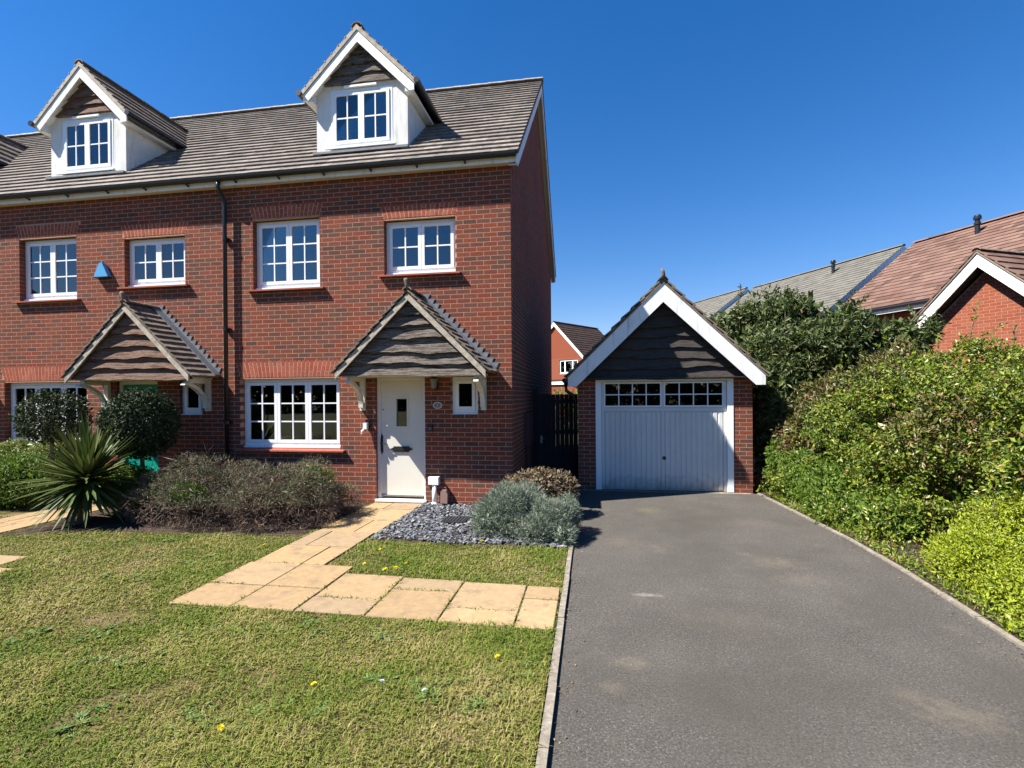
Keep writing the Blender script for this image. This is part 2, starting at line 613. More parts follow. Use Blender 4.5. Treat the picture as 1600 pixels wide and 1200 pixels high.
# ------------------------------------------------------------------ brickwork
def brick_rows(s0, s1, z0, z1, blocks, phase=0.025, right_anchor=True, cz=.075, L=.225):
    """bricks in the plane (s,z); blocks: functions z -> list of (a,b) intervals left out"""
    out = []
    j = math.ceil((z0 - phase) / cz)
    while phase + j * cz + .03 <= z1 + 1e-6:
        zc = phase + j * cz
        off = 0 if j % 2 else L / 2
        n = int((s1 - s0) / L) + 3
        for k in range(n):
            b = s1 - k * L + off + (-L / 2 if (j % 2) else 0) * 0
            if j % 2:                                   # short (header) at the corner
                b = s1 - (0 if k == 0 else (L / 2 + (k - 1) * L))
                a = s1 - L / 2 if k == 0 else b - L
            else:
                b = s1 - k * L
                a = b - L
            a += .010
            iv = [(max(a, s0), min(b, s1))]
            for bl in blocks:
                for (p, q) in bl(zc):
                    nv = []
                    for (u, v) in iv:
                        if q <= u or p >= v:
                            nv.append((u, v))
                        else:
                            if p - u > .02:
                                nv.append((u, p))
                            if v - q > .02:
                                nv.append((q, v))
                    iv = nv
            out += [(u, v, zc) for (u, v) in iv if v - u > .02]
        j += 1
    return out


def rect_block(a, b, z0, z1):
    return lambda z: [(a, b)] if z0 - .02 < z < z1 + .02 else []


def arch_block(a, b, z0, h, k):
    return lambda z: [(a - k * (z - z0) - .005, b + k * (z - z0) + .005)] if z0 < z < z0 + h else []


def wall_slab(mb, s0, s1, z0, z1, opens, y0, y1, axis='x'):
    """wall slab with rectangular openings, as boxes butted together"""
    xs = sorted({s0, s1, *[max(s0, o[0]) for o in opens], *[min(s1, o[1]) for o in opens]})
    for a, b in zip(xs[:-1], xs[1:]):
        m = (a + b) / 2
        zs = sorted([(o[2], o[3]) for o in opens if o[0] < m < o[1]])
        z = z0
        for p, q in zs:
            if p > z:
                mb.box(a, b, y0, y1, z, p)
            z = max(z, q)
        if z < z1:
            mb.box(a, b, y0, y1, z, z1)


def arch_items(a, b, z0, h, k, y=-.001):
    items = []
    n = max(3, round((b - a) / .072))
    for i in range(n):
        t = (i + .5) / n
        xb = a + (b - a) * t
        xt = a - k * h + (b - a + 2 * k * h) * t
        d = np.array([xt - xb, 0, h])
        l = np.linalg.norm(d)
        d /= l
        side = np.array([d[2], 0, -d[0]])
        R = np.stack([side, [0, 1, 0], d], 1)
        w = .056
        yy = y + .045 + random.uniform(-.0005, .0005)
        cut = (.66 if i % 2 else .33) * l
        base = np.array([xb, yy, z0])
        for (p, q) in ((.003, cut - .005), (cut + .005, l - .003)):
            items.append((base + d * (p + q) / 2, R, (w, .09, q - p)))
    return items


# ------------------------------------------------------------------ windows
def window(parent, x0, x1, z0, z1, y, sashes, rows, cols=2, name='window', depth=True, sub=None, sill=None, curtain=None, room=True, fw=.052):
    """sub None: a part with sub-parts; otherwise everything hangs on `sub` as sub-parts"""
    f = MB()
    f.box(x0, x0 + fw, y, y + .07, z0, z1).box(x1 - fw, x1, y, y + .07, z0, z1)
    f.box(x0 + fw, x1 - fw, y, y + .07, z1 - fw, z1).box(x0 + fw, x1 - fw, y, y + .07, z0, z0 + fw)
    iw = (x1 - x0 - 2 * fw)
    n = len(sashes)
    xs = [x0 + fw]
    for wfr in sashes:
        xs.append(xs[-1] + iw * wfr)
    if sub is None:
        win = f.build(name, 'upvc', parent)
        par = win
    else:
        f.build('window_frame', 'upvc', sub)
        par = sub
    for i in range(n):
        a, b = xs[i] + .003, xs[i + 1] - .003
        c, d = z0 + fw + .003, z1 - fw - .003
        sw = .052
        s = MB()
        ys = y - .014
        s.box(a, a + sw, ys, ys + .05, c, d).box(b - sw, b, ys, ys + .05, c, d)
        s.box(a + sw, b - sw, ys, ys + .05, d - sw, d).box(a + sw, b - sw, ys, ys + .05, c, c + sw)
        s.build('sash', 'upvc', par)
        ga, gb, gc, gd = a + sw, b - sw, c + sw, d - sw
        bw = .022
        for k in range(1, cols):
            xx = ga + (gb - ga) * k / cols
            part_box('glazing_bar', par, 'upvc', xx - bw / 2, xx + bw / 2, ys + .006, ys + .034, gc, gd)
        for k in range(1, rows):
            zz = gc + (gd - gc) * k / rows
            part_box('glazing_bar', par, 'upvc', ga, gb, ys + .008, ys + .032, zz - bw / 2, zz + bw / 2)
        for p in range(cols):
            for q in range(rows):
                pa, pb = ga + (gb - ga) * p / cols, ga + (gb - ga) * (p + 1) / cols
                pc, pd = gc + (gd - gc) * q / rows, gc + (gd - gc) * (q + 1) / rows
                part_box('pane', par, 'glass', pa + bw * .3, pb - bw * .3, ys + .018, ys + .022, pc + bw * .3, pd - bw * .3)
    # board under the frame
    part_box('frame_sill', par, 'upvc', x0 - (.02 if sub else -.003), x1 + (.02 if sub else -.003), y - .045, y + .05, z0 - .03, z0 - .002)
    if sill:
        s = MB()
        s.raw([(x0 - .09, -.075, z0 - .085), (x1 + .09, -.075, z0 - .085), (x1 + .09, y + .03, z0 - .055), (x0 - .09, y + .03, z0 - .055),
               (x0 - .09, -.075, z0 - .060), (x1 + .09, -.075, z0 - .060), (x1 + .09, y + .03, z0 - .031), (x0 - .09, y + .03, z0 - .031)],
              [(3, 2, 1, 0), (4, 5, 6, 7), (0, 1, 5, 4), (1, 2, 6, 5), (2, 3, 7, 6), (3, 0, 4, 7)])
        s.build('sill', 'sill_tile', par)
    if curtain:
        for (ca, cb) in curtain:
            a, b = x0 + (x1 - x0) * ca, x0 + (x1 - x0) * cb
            m = MB()
            nn = 24
            vs, fs = [], []
            for i in range(nn + 1):
                xx = a + (b - a) * i / nn
                yy = y + .13 + .02 * math.sin(i * 1.7)
                vs += [(xx, yy, z0 + .02), (xx, yy, z1)]
            fs = [(2 * i, 2 * i + 2, 2 * i + 3, 2 * i + 1) for i in range(nn)]
            m.raw(vs, fs).build('curtain', 'curtain', par)
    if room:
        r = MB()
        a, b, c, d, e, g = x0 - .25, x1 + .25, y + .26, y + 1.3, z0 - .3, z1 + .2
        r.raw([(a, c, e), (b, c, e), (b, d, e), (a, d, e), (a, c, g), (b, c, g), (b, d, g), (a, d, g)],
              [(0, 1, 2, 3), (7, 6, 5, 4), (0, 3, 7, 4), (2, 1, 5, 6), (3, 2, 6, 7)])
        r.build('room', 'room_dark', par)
    return par


# ------------------------------------------------------------------ roofing
def tile_items(p0, ex, et, width, length, tw, gauge, clip=None, skip=None, th=.026, lift=.012, wt=1.0, off=0.0):
    ex, et, p0 = (np.array(v, float) for v in (ex, et, p0))
    ex /= np.linalg.norm(ex)
    et /= np.linalg.norm(et)
    n = np.cross(ex, et)
    out = []
    rows = max(1, int(round(length / gauge)))
    gauge = length / rows
    dl = th * 1.15 / gauge
    for j in range(rows):
        t0 = j * gauge
        a0, a1 = (0, width) if clip is None else clip(t0 + gauge / 2)
        if a1 - a0 < .04:
            continue
        k0 = int(math.floor((a0 - off) / tw)) - 1
        k1 = int(math.ceil((a1 - off) / tw)) + 1
        for k in range(k0, k1):
            s0 = off + k * tw + (tw / 2 if j % 2 else 0)
            s1 = s0 + tw - .004
            s0, s1 = max(s0, a0), min(s1, a1)
            if s1 - s0 < .03:
                continue
            ln = gauge + .05 if j < rows - 1 else gauge
            c = p0 + ex * (s0 + s1) / 2 + et * (t0 + ln / 2 + random.uniform(-.004, .004))
            if skip and skip(c):
                continue
            d2 = dl + random.uniform(-.004, .006)
            et2 = et * math.cos(d2) - n * math.sin(d2)
            n2 = np.cross(ex, et2)
            c = c + n * (lift + ln / 2 * math.sin(d2) - .004 + random.uniform(0, .002))
            out.append((c, np.stack([ex, et2, n2], 1), (s1 - s0, ln, th), wt))
    return out


def ridge_tiles(parent, a, b, mat='ridge_tile', r=.10, L=.45, name='ridge_tile', ang=45):
    a, b = np.array(a, float), np.array(b, float)
    d = b - a
    n = max(1, round(np.linalg.norm(d) / L))
    d /= np.linalg.norm(d)
    side = np.cross(d, [0, 0, 1])
    seg = np.linalg.norm(b - a) / n
    for i in range(n):
        p, q = a + d * seg * i, a + d * (seg * (i + 1) + .02)
        m = MB()
        vs, fs = [], []
        ths = np.radians(np.linspace(-ang - 20, ang + 20, 7))
        for e, (pt, rr) in enumerate(((p, r * 1.03), (q, r * .97))):
            for t in ths:
                vs.append(pt + side * math.sin(t) * rr + np.array([0, 0, 1]) * (math.cos(t) * rr - r * .55))
            for t in ths:
                vs.append(pt + side * math.sin(t) * (rr - .018) + np.array([0, 0, 1]) * (math.cos(t) * (rr - .018) - r * .55))
        k = 7
        for j in range(k - 1):
            fs += [(j, j + 1, 2 * k + j + 1, 2 * k + j), (k + j + 1, k + j, 3 * k + j, 3 * k + j + 1),
                   (j + 1, j, k + j, k + j + 1), (2 * k + j, 2 * k + j + 1, 3 * k + j + 1, 3 * k + j)]
        fs += [(0, 2 * k, 3 * k, k), (k - 1, 2 * k - 1, 4 * k - 1, 3 * k - 1)]
        m.raw(vs, fs).build(name, mat, parent)


def weatherboards(parent, xc, zb, zt_apex, hw_slope, yf, rise, mat, seed, name='weatherboard', thick=.022, hwmax=None, hw_off=0.0):
    """waney-edged boards filling a gable: half width at z = (zt_apex - z) * hw_slope"""
    rg = random.Random(seed)
    z = zb
    while z < zt_apex - .06:
        h = rise * rg.uniform(.9, 1.12)
        z1 = min(z + h + .035, zt_apex - .02)
        n = 26
        ph = [rg.uniform(0, 6.28) for _ in range(6)]

        def wav(x):
            return (.019 * math.sin(2.1 * x + ph[0]) + .013 * math.sin(5.3 * x + ph[1]) + .008 * math.sin(11 * x + ph[2]) + .004 * math.sin(23 * x + ph[3]))
        vs = []
        for i in range(n + 1):
            t = i / n * 2 - 1
            w0 = (zt_apex - z) * hw_slope - hw_off
            w1 = max((zt_apex - z1) * hw_slope - hw_off, .01)
            if hwmax:
                w0, w1 = min(w0, hwmax), min(w1, hwmax)
            x0, x1 = t * w0, t * w1
            dz = wav(x0) * (1 if z > zb + .01 else .45)
            dy = .006 * math.sin(4 * x0 + ph[4])
            vs += [(xc + x0, yf - thick - .012 + dy, z + dz), (xc + x1, yf - .010, z1), (xc + x0, yf + .004, z + dz + .002), (xc + x1, yf + .006, z1)]
        fs = []
        for i in range(n):
            a, b = 4 * i, 4 * i + 4
            fs += [(a, b, b + 1, a + 1), (a + 2, b + 2, b, a), (a + 3, b + 3, b + 2, a + 2), (a + 1, b + 1, b + 3, a + 3)]
        fs += [(0, 1, 3, 2), (4 * n, 4 * n + 2, 4 * n + 3, 4 * n + 1)]
        MB().raw(vs, fs).build(name, mat, parent)
        z += h


def rake_board(mb, xc, y0, y1, hw, z_eave, z_apex, depth, side, eave_cut=True):
    """barge board down one side of a gable; depth is its vertical height; plumb cut at the eave"""
    s = side
    pts = [(xc, z_apex), (xc + s * hw, z_eave), (xc + s * hw, z_eave - depth * .55 if eave_cut else z_eave - depth), (xc + s * (hw - (depth * .45 if eave_cut else 0)), z_eave - depth * .55 - .0 if eave_cut else z_eave - depth), (xc, z_apex - depth)]
    if not eave_cut:
        pts = [pts[0], pts[1], pts[2], pts[4]]
    mb.prism(pts, 'y', y0, y1)
    return mb

# ================================================================== SETTING: ground
def sheet(name, poly, z, mat, sub=0):
    m = MB()
    m.raw([(p[0], p[1], z) for p in poly], [tuple(range(len(poly)))])
    o = m.build(name, mat)
    return struct(o)


sheet('ground', [(-300, -300), (300, -300), (300, 300), (-300, 300)], -.07, 'ground')
DR_R = [(4.15, -9.5), (4.17, -5.2), (4.21, -3.9), (4.32, -2.4), (4.34, -1.2), (4.24, .4), (4.16, 1.62)]   # right edge of the drive
driveway = sheet('driveway', [(1.035, -9.5)] + DR_R + [(1.035, 1.62)], -.014, 'asphalt')
sheet('lawn', [(-16, -9.5), (.975, -9.5), (.975, 0.0), (-16, 0.0)], 0.0, 'lawn')
sheet('planting_bed', [(-6.45, -2.55), (-5.2, -2.12), (-4.0, -2.16), (-2.42, -2.02), (-2.42, -.01), (-6.45, -.01)], .005, 'soil')
sheet('slate_bed', [(-1.5, -2.0), (-.6, -2.12), (.0, -2.2), (.97, -2.15), (.97, -.01), (-1.5, -.01)], .005, 'soil')
sheet('hedge_bed', [(x + .06, y) for x, y in DR_R] + [(4.2, 6), (9, 6), (12, -9.5)], -.01, 'soil')
sheet('side_passage', [(0.0, 0.02), (.975, .02), (.975, 12), (0.0, 12)], .004, 'soil')


# kerb stones along the drive: single concrete lengths
def edging_run(name, label, pts, w, ztop, seg):
    root = thing(name, label, 'kerb', (pts[0][0], pts[0][1], -.05))
    for (a, b) in zip(pts[:-1], pts[1:]):
        a, b = np.array(a, float), np.array(b, float)
        L = np.linalg.norm(b - a)
        n = max(1, round(L / seg))
        d = (b - a) / L
        for i in range(n):
            p, q = a + d * (L / n * i + .004), a + d * (L / n * (i + 1) - .004)
            zt = ztop + random.uniform(-.004, .004)
            nn = np.array([-d[1], d[0]])
            o = link('kerb_stone', unit('concrete'), root)
            c = (p + q) / 2 + nn * random.uniform(-.004, .004)
            o.location = (c[0] - pts[0][0], c[1] - pts[0][1], (zt - .1) / 2 + .05)
            o.scale = (L / n - .008, w * random.uniform(.92, 1.05), zt + .1)
            o.rotation_euler = (random.uniform(-.01, .01), 0, math.atan2(d[1], d[0]) + random.uniform(-.004, .004))


edging_run('concrete_edging', 'straight pale concrete edging between the lawn and the left side of the drive', [(1.008, -9.4), (1.008, 1.6)], .05, .012, .915)
edging_run('concrete_edging', 'low crumbling concrete edging along the hedge side of the drive', [(x + .03, y) for x, y in DR_R], .05, .002, .6)

# paving slabs
SLABS = [(-2.38, -1.78, -4.10, -3.62), (-2.38, -1.78, -3.62, -3.02), (-1.78, -1.19, -4.10, -3.62), (-1.78, -1.19, -3.62, -3.02),
         (-1.19, -.565, -4.10, -3.79), (-1.19, -.565, -3.79, -3.21), (-.565, .05, -4.11, -3.53), (-.565, .05, -3.53, -3.24),
         (.05, .66, -4.12, -3.85), (.05, .66, -3.85, -3.27), (.66, .97, -4.13, -3.58), (.66, .97, -3.58, -3.30),
         (-2.36, -1.80, -3.02, -2.40), (-1.80, -1.53, -3.02, -2.40), (-2.35, -2.12, -2.40, -1.77), (-2.12, -1.53, -2.40, -1.77),
         (-2.34, -1.83, -1.77, -1.14), (-1.83, -1.51, -1.77, -1.14), (-2.34, -2.09, -1.14, -.47), (-2.09, -1.42, -1.14, -.47),
         (-2.34, -2.0, -.47, .05), (-2.0, -1.40, -.47, .05)]


def slab_path(name, label, slabs):
    root = thing(name, label, 'path', (slabs[0][0], slabs[0][2], 0))
    struct(root)
    del root['category']
    bed = MB()
    for (a, b, c, d) in slabs:
        bed.box(a, b, c, d, -.03, .0045)
        g = .007
        o = MB()
        t = .016 + random.uniform(-.003, .003)
        e = .004
        a2, b2, c2, d2 = a + g, b - g, c + g, d - g
        dz = [random.uniform(-.002, .002) for _ in range(4)]
        o.raw([(a2, c2, -.02), (b2, c2, -.02), (b2, d2, -.02), (a2, d2, -.02),
               (a2, c2, t - e), (b2, c2, t - e), (b2, d2, t - e), (a2, d2, t - e),
               (a2 + e, c2 + e, t + dz[0]), (b2 - e, c2 + e, t + dz[1]), (b2 - e, d2 - e, t + dz[2]), (a2 + e, d2 - e, t + dz[3])],
              [(0, 1, 5, 4), (1, 2, 6, 5), (2, 3, 7, 6), (3, 0, 4, 7), (4, 5, 9, 8), (5, 6, 10, 9), (6, 7, 11, 10), (7, 4, 8, 11), (8, 9, 10), (8, 10, 11)])
        o.build('slab', 'paving_slab', root, off=root.location)
    bed.build('bedding', 'soil', root, off=root.location)


slab_path('garden_path', 'yellow sandstone slab path from the drive to the cream front door', SLABS)
SL2 = []
for i, yy in enumerate([-3.2, -2.6, -2.0, -1.4, -.8, -.3]):
    y2 = [-2.6, -2.0, -1.4, -.8, -.3, .05][i]
    m = -6.83 if i % 2 else -7.1
    SL2 += [(-7.40, m, yy, y2), (m, -6.50, yy, y2)]
for x0 in (-7.4, -6.8, -6.2, -5.6):
    SL2.append((x0, x0 + .6, -3.8, -3.2))
SL2.append((-5.0, -4.72, -3.85, -3.55))
slab_path('garden_path', 'yellow sandstone slab path left of the spiky palm', SL2)

# ================================================================== HOUSES
RY0, RZ0, RY1, RZ1 = -.16, 5.58, 4.0, 9.25
RS = (RZ1 - RZ0) / (RY1 - RY0)
SOFF = 5.46


def roof_z(y):
    return RZ0 + RS * (y - RY0)


def roof_y(z):
    return RY0 + (z - RZ0) / RS


def dormer(root, xc, ox, seed):
    """front face y=.38, half width .85, roof pitch 45 degrees"""
    c = xc - ox
    yF, yG, hw, hr, ze, zr = .38, .23, .85, 1.05, 7.12, 8.17
    d = MB()
    zb = roof_z(yF) - .05
    wx, w0, w1 = .575, 6.20, 7.20
    # front wall round the window
    wall_slab(d, c - hw, c + hw, zb, ze + .17, [(c - wx, c + wx, w0, w1)], yF, yF + .12)
    # cheeks
    for s in (-1, 1):
        x0, x1 = sorted((c + s * hw, c + s * (hw - .1)))
        d.prism([(yF + .12, zb + .08), (roof_y(ze) + .2, ze + .1), (yF + .12, ze + .1)], 'x', x0, x1)
    dm = d.build('dormer', 'render_white', root)
    # backing behind the boards
    MB().prism([(c - hw + .02, ze + .17), (c + hw - .02, ze + .17), (c + .12, zr - .16), (c - .12, zr - .16)], 'y', yF + .02, yF + .1).build('gable_backing', 'black_board', dm)
    weatherboards(dm, c, ze + .17, zr - .12, 1.0, yF + .005, .165, 'brown_board' if xc < -5 else 'grey_board', seed, thick=.045, hwmax=hw - .01)
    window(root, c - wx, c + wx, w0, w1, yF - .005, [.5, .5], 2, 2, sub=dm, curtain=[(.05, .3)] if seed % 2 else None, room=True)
    # projecting sill and head trim
    MB().box(c - .66, c + .66, yF - .09, yF - .051, w0 - .06, w0 - .028).build('window_sill', 'upvc', dm)
    MB().box(c - .3, c + .3, yF - .05, yF - .003, w1 + .015, w1 + .05).build('vent_hood', 'upvc', dm)
    # barge boards and soffits
    for s in (-1, 1):
        b = MB()
        rake_board(b, c, yG, yG + .025, hr - .03, ze - .03, zr - .06, .19, s)
        b.build('barge_board', 'white_paint', dm)
        t = MB()
        pts = [(c, zr - .15), (c + s * (hr - .06), ze - .09), (c + s * (hr - .06), ze - .135), (c + s * hw, ze - .135), (c + s * hw, zr - .18 - hw), (c, zr - .18)]
        t.prism(pts, 'y', yG + .026, roof_y(ze) + .15)
        t.build('soffit', 'render_white', dm)
        # tiled slope
        ex, et = ((0, 1, 0), (-s, 0, 1))
        if s < 0:
            # mirror: run ex the other way so that the normal points up
            p0 = (c + s * hr, roof_y(ze) + 1.6, ze)
            ln = 1.05 * math.sqrt(2)
            tot = roof_y(ze) + 1.6 - yG

            def clip(t_, tot=tot):
                z = ze + t_ / math.sqrt(2)
                return (roof_y(ze) + 1.6 - roof_y(z) - .02, tot)
            it = tile_items(p0, (0, -1, 0), et, tot, ln, .30, .235, clip=clip, lift=.014)
        else:
            p0 = (c + s * hr, yG, ze)
            ln = 1.05 * math.sqrt(2)

            def clip(t_):
                z = ze + t_ / math.sqrt(2)
                return (0, roof_y(z) + .02 - yG)
            it = tile_items(p0, (0, 1, 0), et, 3, ln, .30, .235, clip=clip, lift=.014)
        pieces('roof_tile', dm, it, 'old_tile', 120)
        u = MB()
        u.raw([(c + s * hr, yG, ze), (c + s * hr, roof_y(ze) + .1, ze), (c, roof_y(zr) + .1, zr), (c, yG, zr)], [(0, 1, 2, 3)])
        u.build('roof_deck', 'dark_metal', dm)
        # mortar verge with tile ends
        v = MB()
        v.prism([(c, zr + .04), (c + s * hr, ze + .04), (c + s * hr, ze - .045), (c, zr - .05)], 'y', yG - .014, yG + .03)
        v.build('verge', 'weathered_cream', dm)
        for k in range(8):
            t_ = (k + .6) / 8.3
            xx, zz = c + s * hr * (1 - t_), ze + (zr - ze) * t_
            R = np.array([[.7071, 0, -.7071 * s], [0, 1, 0], [.7071 * s, 0, .7071]])
            o = link('verge_clip', unit('ridge_tile'), dm)
            m = np.eye(4)
            m[:3, :3] = R * np.array([.016, .03, .030])
            m[:3, 3] = (xx, yG - .004, zz + .055)
            o.matrix_local = Matrix(m.tolist())
        g = MB()
        g.tube([(c + s * (hr + .03), yG - .05, ze - .0), (c + s * (hr + .03), roof_y(ze) - .05, ze - .0)], .05, 10)
        g.build('gutter', 'black_plastic', dm, smooth=False)
        # valley flashing where the cheek meets the main roof
        f = MB()
        x0, x1 = sorted((c + s * (hw + .004), c + s * (hw + .05)))
        f.prism([(yF, roof_z(yF) + .03), (roof_y(ze - .15), roof_z(roof_y(ze - .15)) + .03), (roof_y(ze - .15), roof_z(roof_y(ze - .15)) + .06), (yF, roof_z(yF) + .06)], 'x', x0, x1)
        f.build('flashing', 'lead', dm)
    MB().box(c - hw - .03, c + hw + .03, yF - .09, yF - .003, zb + .06, zb + .10).build('apron_flashing', 'lead', dm)
    ridge_tiles(dm, (c, yG - .02, zr + .03), (c, roof_y(zr) + .05, zr + .03), 'old_tile', .11, .42)
    return dm


def porch(root, xc, ox, mat, seed, board_off=0):
    c = xc - ox
    yF, hr, ze, zr = -.65, 1.22, 2.16, 3.38
    p = MB()
    # wall plate frame and ceiling
    p.box(c - 1.10, c + 1.10, yF + .125, -.003, 2.10, 2.135)
    pm = p.build('porch', 'cream_wood', root)
    MB().prism([(c - 1.08, 2.136), (c + 1.08, 2.136), (c + .1, zr - .14), (c - .1, zr - .14)], 'y', yF + .125, yF + .16).build('gable_backing', 'black_board', pm)
    weatherboards(pm, c, 2.10, zr - .10, 1.0, yF + .125, .185, mat, seed, thick=.058)
    for s in (-1, 1):
        b = MB()
        rake_board(b, c, yF, yF + .03, hr - .02, ze, zr - .03, .105, s, eave_cut=False)
        b.build('barge_board', 'weathered_cream', pm)
        u = MB()
        u.prism([(c, zr), (c + s * hr, ze), (c + s * hr, ze - .02), (c, zr - .02)], 'y', yF + .031, -.004)
        u.build('roof_deck', 'weathered_cream', pm)
        ln = hr * math.sqrt(2) + .05
        if s > 0:
            it = tile_items((c + hr + .035, yF - .02, ze - .035), (0, 1, 0), (-1, 0, 1), -yF + .015, ln, .165, .135, th=.020, lift=.012)
        else:
            it = tile_items((c - hr - .035, -.006, ze - .035), (0, -1, 0), (1, 0, 1), -yF + .015, ln, .165, .135, th=.020, lift=.012)
        pieces('roof_tile', pm, it, 'old_tile', 150)
        # stepped lead flashing let into the wall
        n = 15
        for k in range(n):
            z1 = zr + .075 - k * .0815
            z0 = z1 - .0815
            def xr(z):
                return zr + .05 - z
            pts = [(c + s * xr(z1), z1), (c + s * (xr(z1) + .17), z1 + .005), (c + s * (xr(z0) + .05), z0), (c + s * xr(z0), z0)]
            if s < 0:
                pts = pts[::-1]
            f = MB().prism(pts, 'y', -.012, -.005)
            f.build('lead_step', 'lead', pm)
        # soaker strip
        f = MB().prism([(c, zr + .055), (c + s * (hr + .05), ze + .005), (c + s * (hr + .05), ze + .03), (c, zr + .08)], 'y', -.16, -.014)
        f.build('flashing', 'lead', pm)
        # gallows bracket
        bx = c + s * 1.035
        w = .085
        g = MB()
        g.box(bx - w / 2, bx + w / 2, -.062, -.003, 1.55, 2.098)
        g.box(bx - w / 2 + .001, bx + w / 2 - .001, yF + .16, -.063, 2.03, 2.097)
        pts = []
        for t in np.linspace(0, 1, 12):
            a = math.radians(90 * t)
            pts.append((-.058 - .50 * (1 - math.cos(a)), 1.60 + .44 * math.sin(a)))
        outer = pts
        inner = [(y - .055 * (1 - .15 * i / 11) if i < 9 else y - .03, z + (.0 if i < 5 else -.04)) for i, (y, z) in enumerate(pts)]
        vs, fs = [], []
        for (a, b) in zip(outer, inner):
            vs += [(bx - w / 2 + .004, a[0], a[1]), (bx + w / 2 - .004, a[0], a[1]), (bx + w / 2 - .004, b[0], b[1]), (bx - w / 2 + .004, b[0], b[1])]
        for i in range(11):
            for q in range(4):
                fs.append((4 * i + q, 4 * i + (q + 1) % 4, 4 * i + 4 + (q + 1) % 4, 4 * i + 4 + q))
        fs += [(3, 2, 1, 0), (44, 45, 46, 47)]
        g.raw(vs, fs)
        g.build('bracket', 'cream_wood', pm)
    ridge_tiles(pm, (c, yF - .03, zr + .03), (c, -.02, zr + .03), 'old_tile', .085, .34)
    # upturned end of the ridge
    fn = MB().tube([(c, yF + .02, zr + .05), (c + .005, yF - .01, zr + .10), (c - .012, yF - .02, zr + .155), (c - .022, yF - .025, zr + .19)], [.05, .035, .038, .026], 10)
    fn.build('finial', 'old_tile', pm, smooth=True)
    return pm


def door(root, x0, x1, ox, mat):
    a, b = x0 - ox, x1 - ox
    z0, z1, y = .07, 2.10, .055
    f = MB()
    f.box(a, a + .06, y, y + .08, z0, z1).box(b - .045, b, y, y + .08, z0, z1).box(a + .06, b - .045, y, y + .08, z1 - .06, z1)
    f.box(a - .02, b + .02, -.03, y + .1, .03, .07)
    fr = f.build('door_frame', 'frame_white', root)
    lf = MB()
    p, q = a + .063, b - .048
    wl, wr, wb, wt = p + .27, p + .455, 1.28, 1.74
    wall_slab(lf, p, q, z0 + .055, z1 - .063, [(wl, wr, wb, wt)], y + .02, y + .065)
    dr = lf.build('front_door', mat, root)
    part_box('pane', dr, 'glass', wl - .005, wr + .005, y + .045, y + .05, wb - .005, wt + .005)
    t = MB()
    t.box(wl - .03, wl, y + .008, y + .024, wb - .03, wt + .03).box(wr, wr + .03, y + .008, y + .024, wb - .03, wt + .03)
    t.box(wl, wr, y + .008, y + .024, wt, wt + .03).box(wl, wr, y + .008, y + .024, wb - .03, wb)
    t.build('pane_trim', mat, dr)
    part_box('weather_bar', dr, 'steel', p + .01, q - .01, y - .005, y + .022, z0 + .035, z0 + .06)
    zl = .90
    l = MB()
    l.box(p + .22, p + .49, y - .004, y + .019, zl - .045, zl + .045)
    l.box(p + .235, p + .475, y - .010, y - .004, zl - .028, zl + .028)
    for s, xx in ((-1, p + .22), (1, p + .49)):
        l.prism([(xx, zl + .03), (xx + s * .03, zl + .015), (xx + s * .07, zl), (xx + s * .03, zl - .015), (xx, zl - .03)], 'y', y - .002, y + .018)
    l.build('letter_plate', 'dark_metal', dr)
    h = MB()
    h.box(p - .012, p + .028, y + .0, y + .019, .86, 1.10)
    for s, zz in ((1, 1.10), (-1, .86)):
        h.prism([(p - .02, zz), (p + .036, zz), (p + .022, zz + s * .02), (p + .008, zz + s * .055), (p - .006, zz + s * .02)], 'y', y + .002, y + .018)
    h.tube([(p + .008, y - .0, 1.0), (p + .008, y - .05, 1.0), (p + .05, y - .055, 1.0), (p + .115, y - .05, .992)], .010, 8)
    h.build('handle', 'dark_metal', dr)
    MB().tube([(p + .035, y + .021, 1.56), (p + .035, y + .012, 1.56)], .012, 10).build('peephole', 'dark_metal', dr)
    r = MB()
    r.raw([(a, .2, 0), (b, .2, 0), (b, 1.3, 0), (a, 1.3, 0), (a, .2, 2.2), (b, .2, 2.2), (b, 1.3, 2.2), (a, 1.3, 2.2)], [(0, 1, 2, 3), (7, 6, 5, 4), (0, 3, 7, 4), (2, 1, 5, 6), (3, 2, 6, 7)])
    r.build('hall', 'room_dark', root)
    return dr


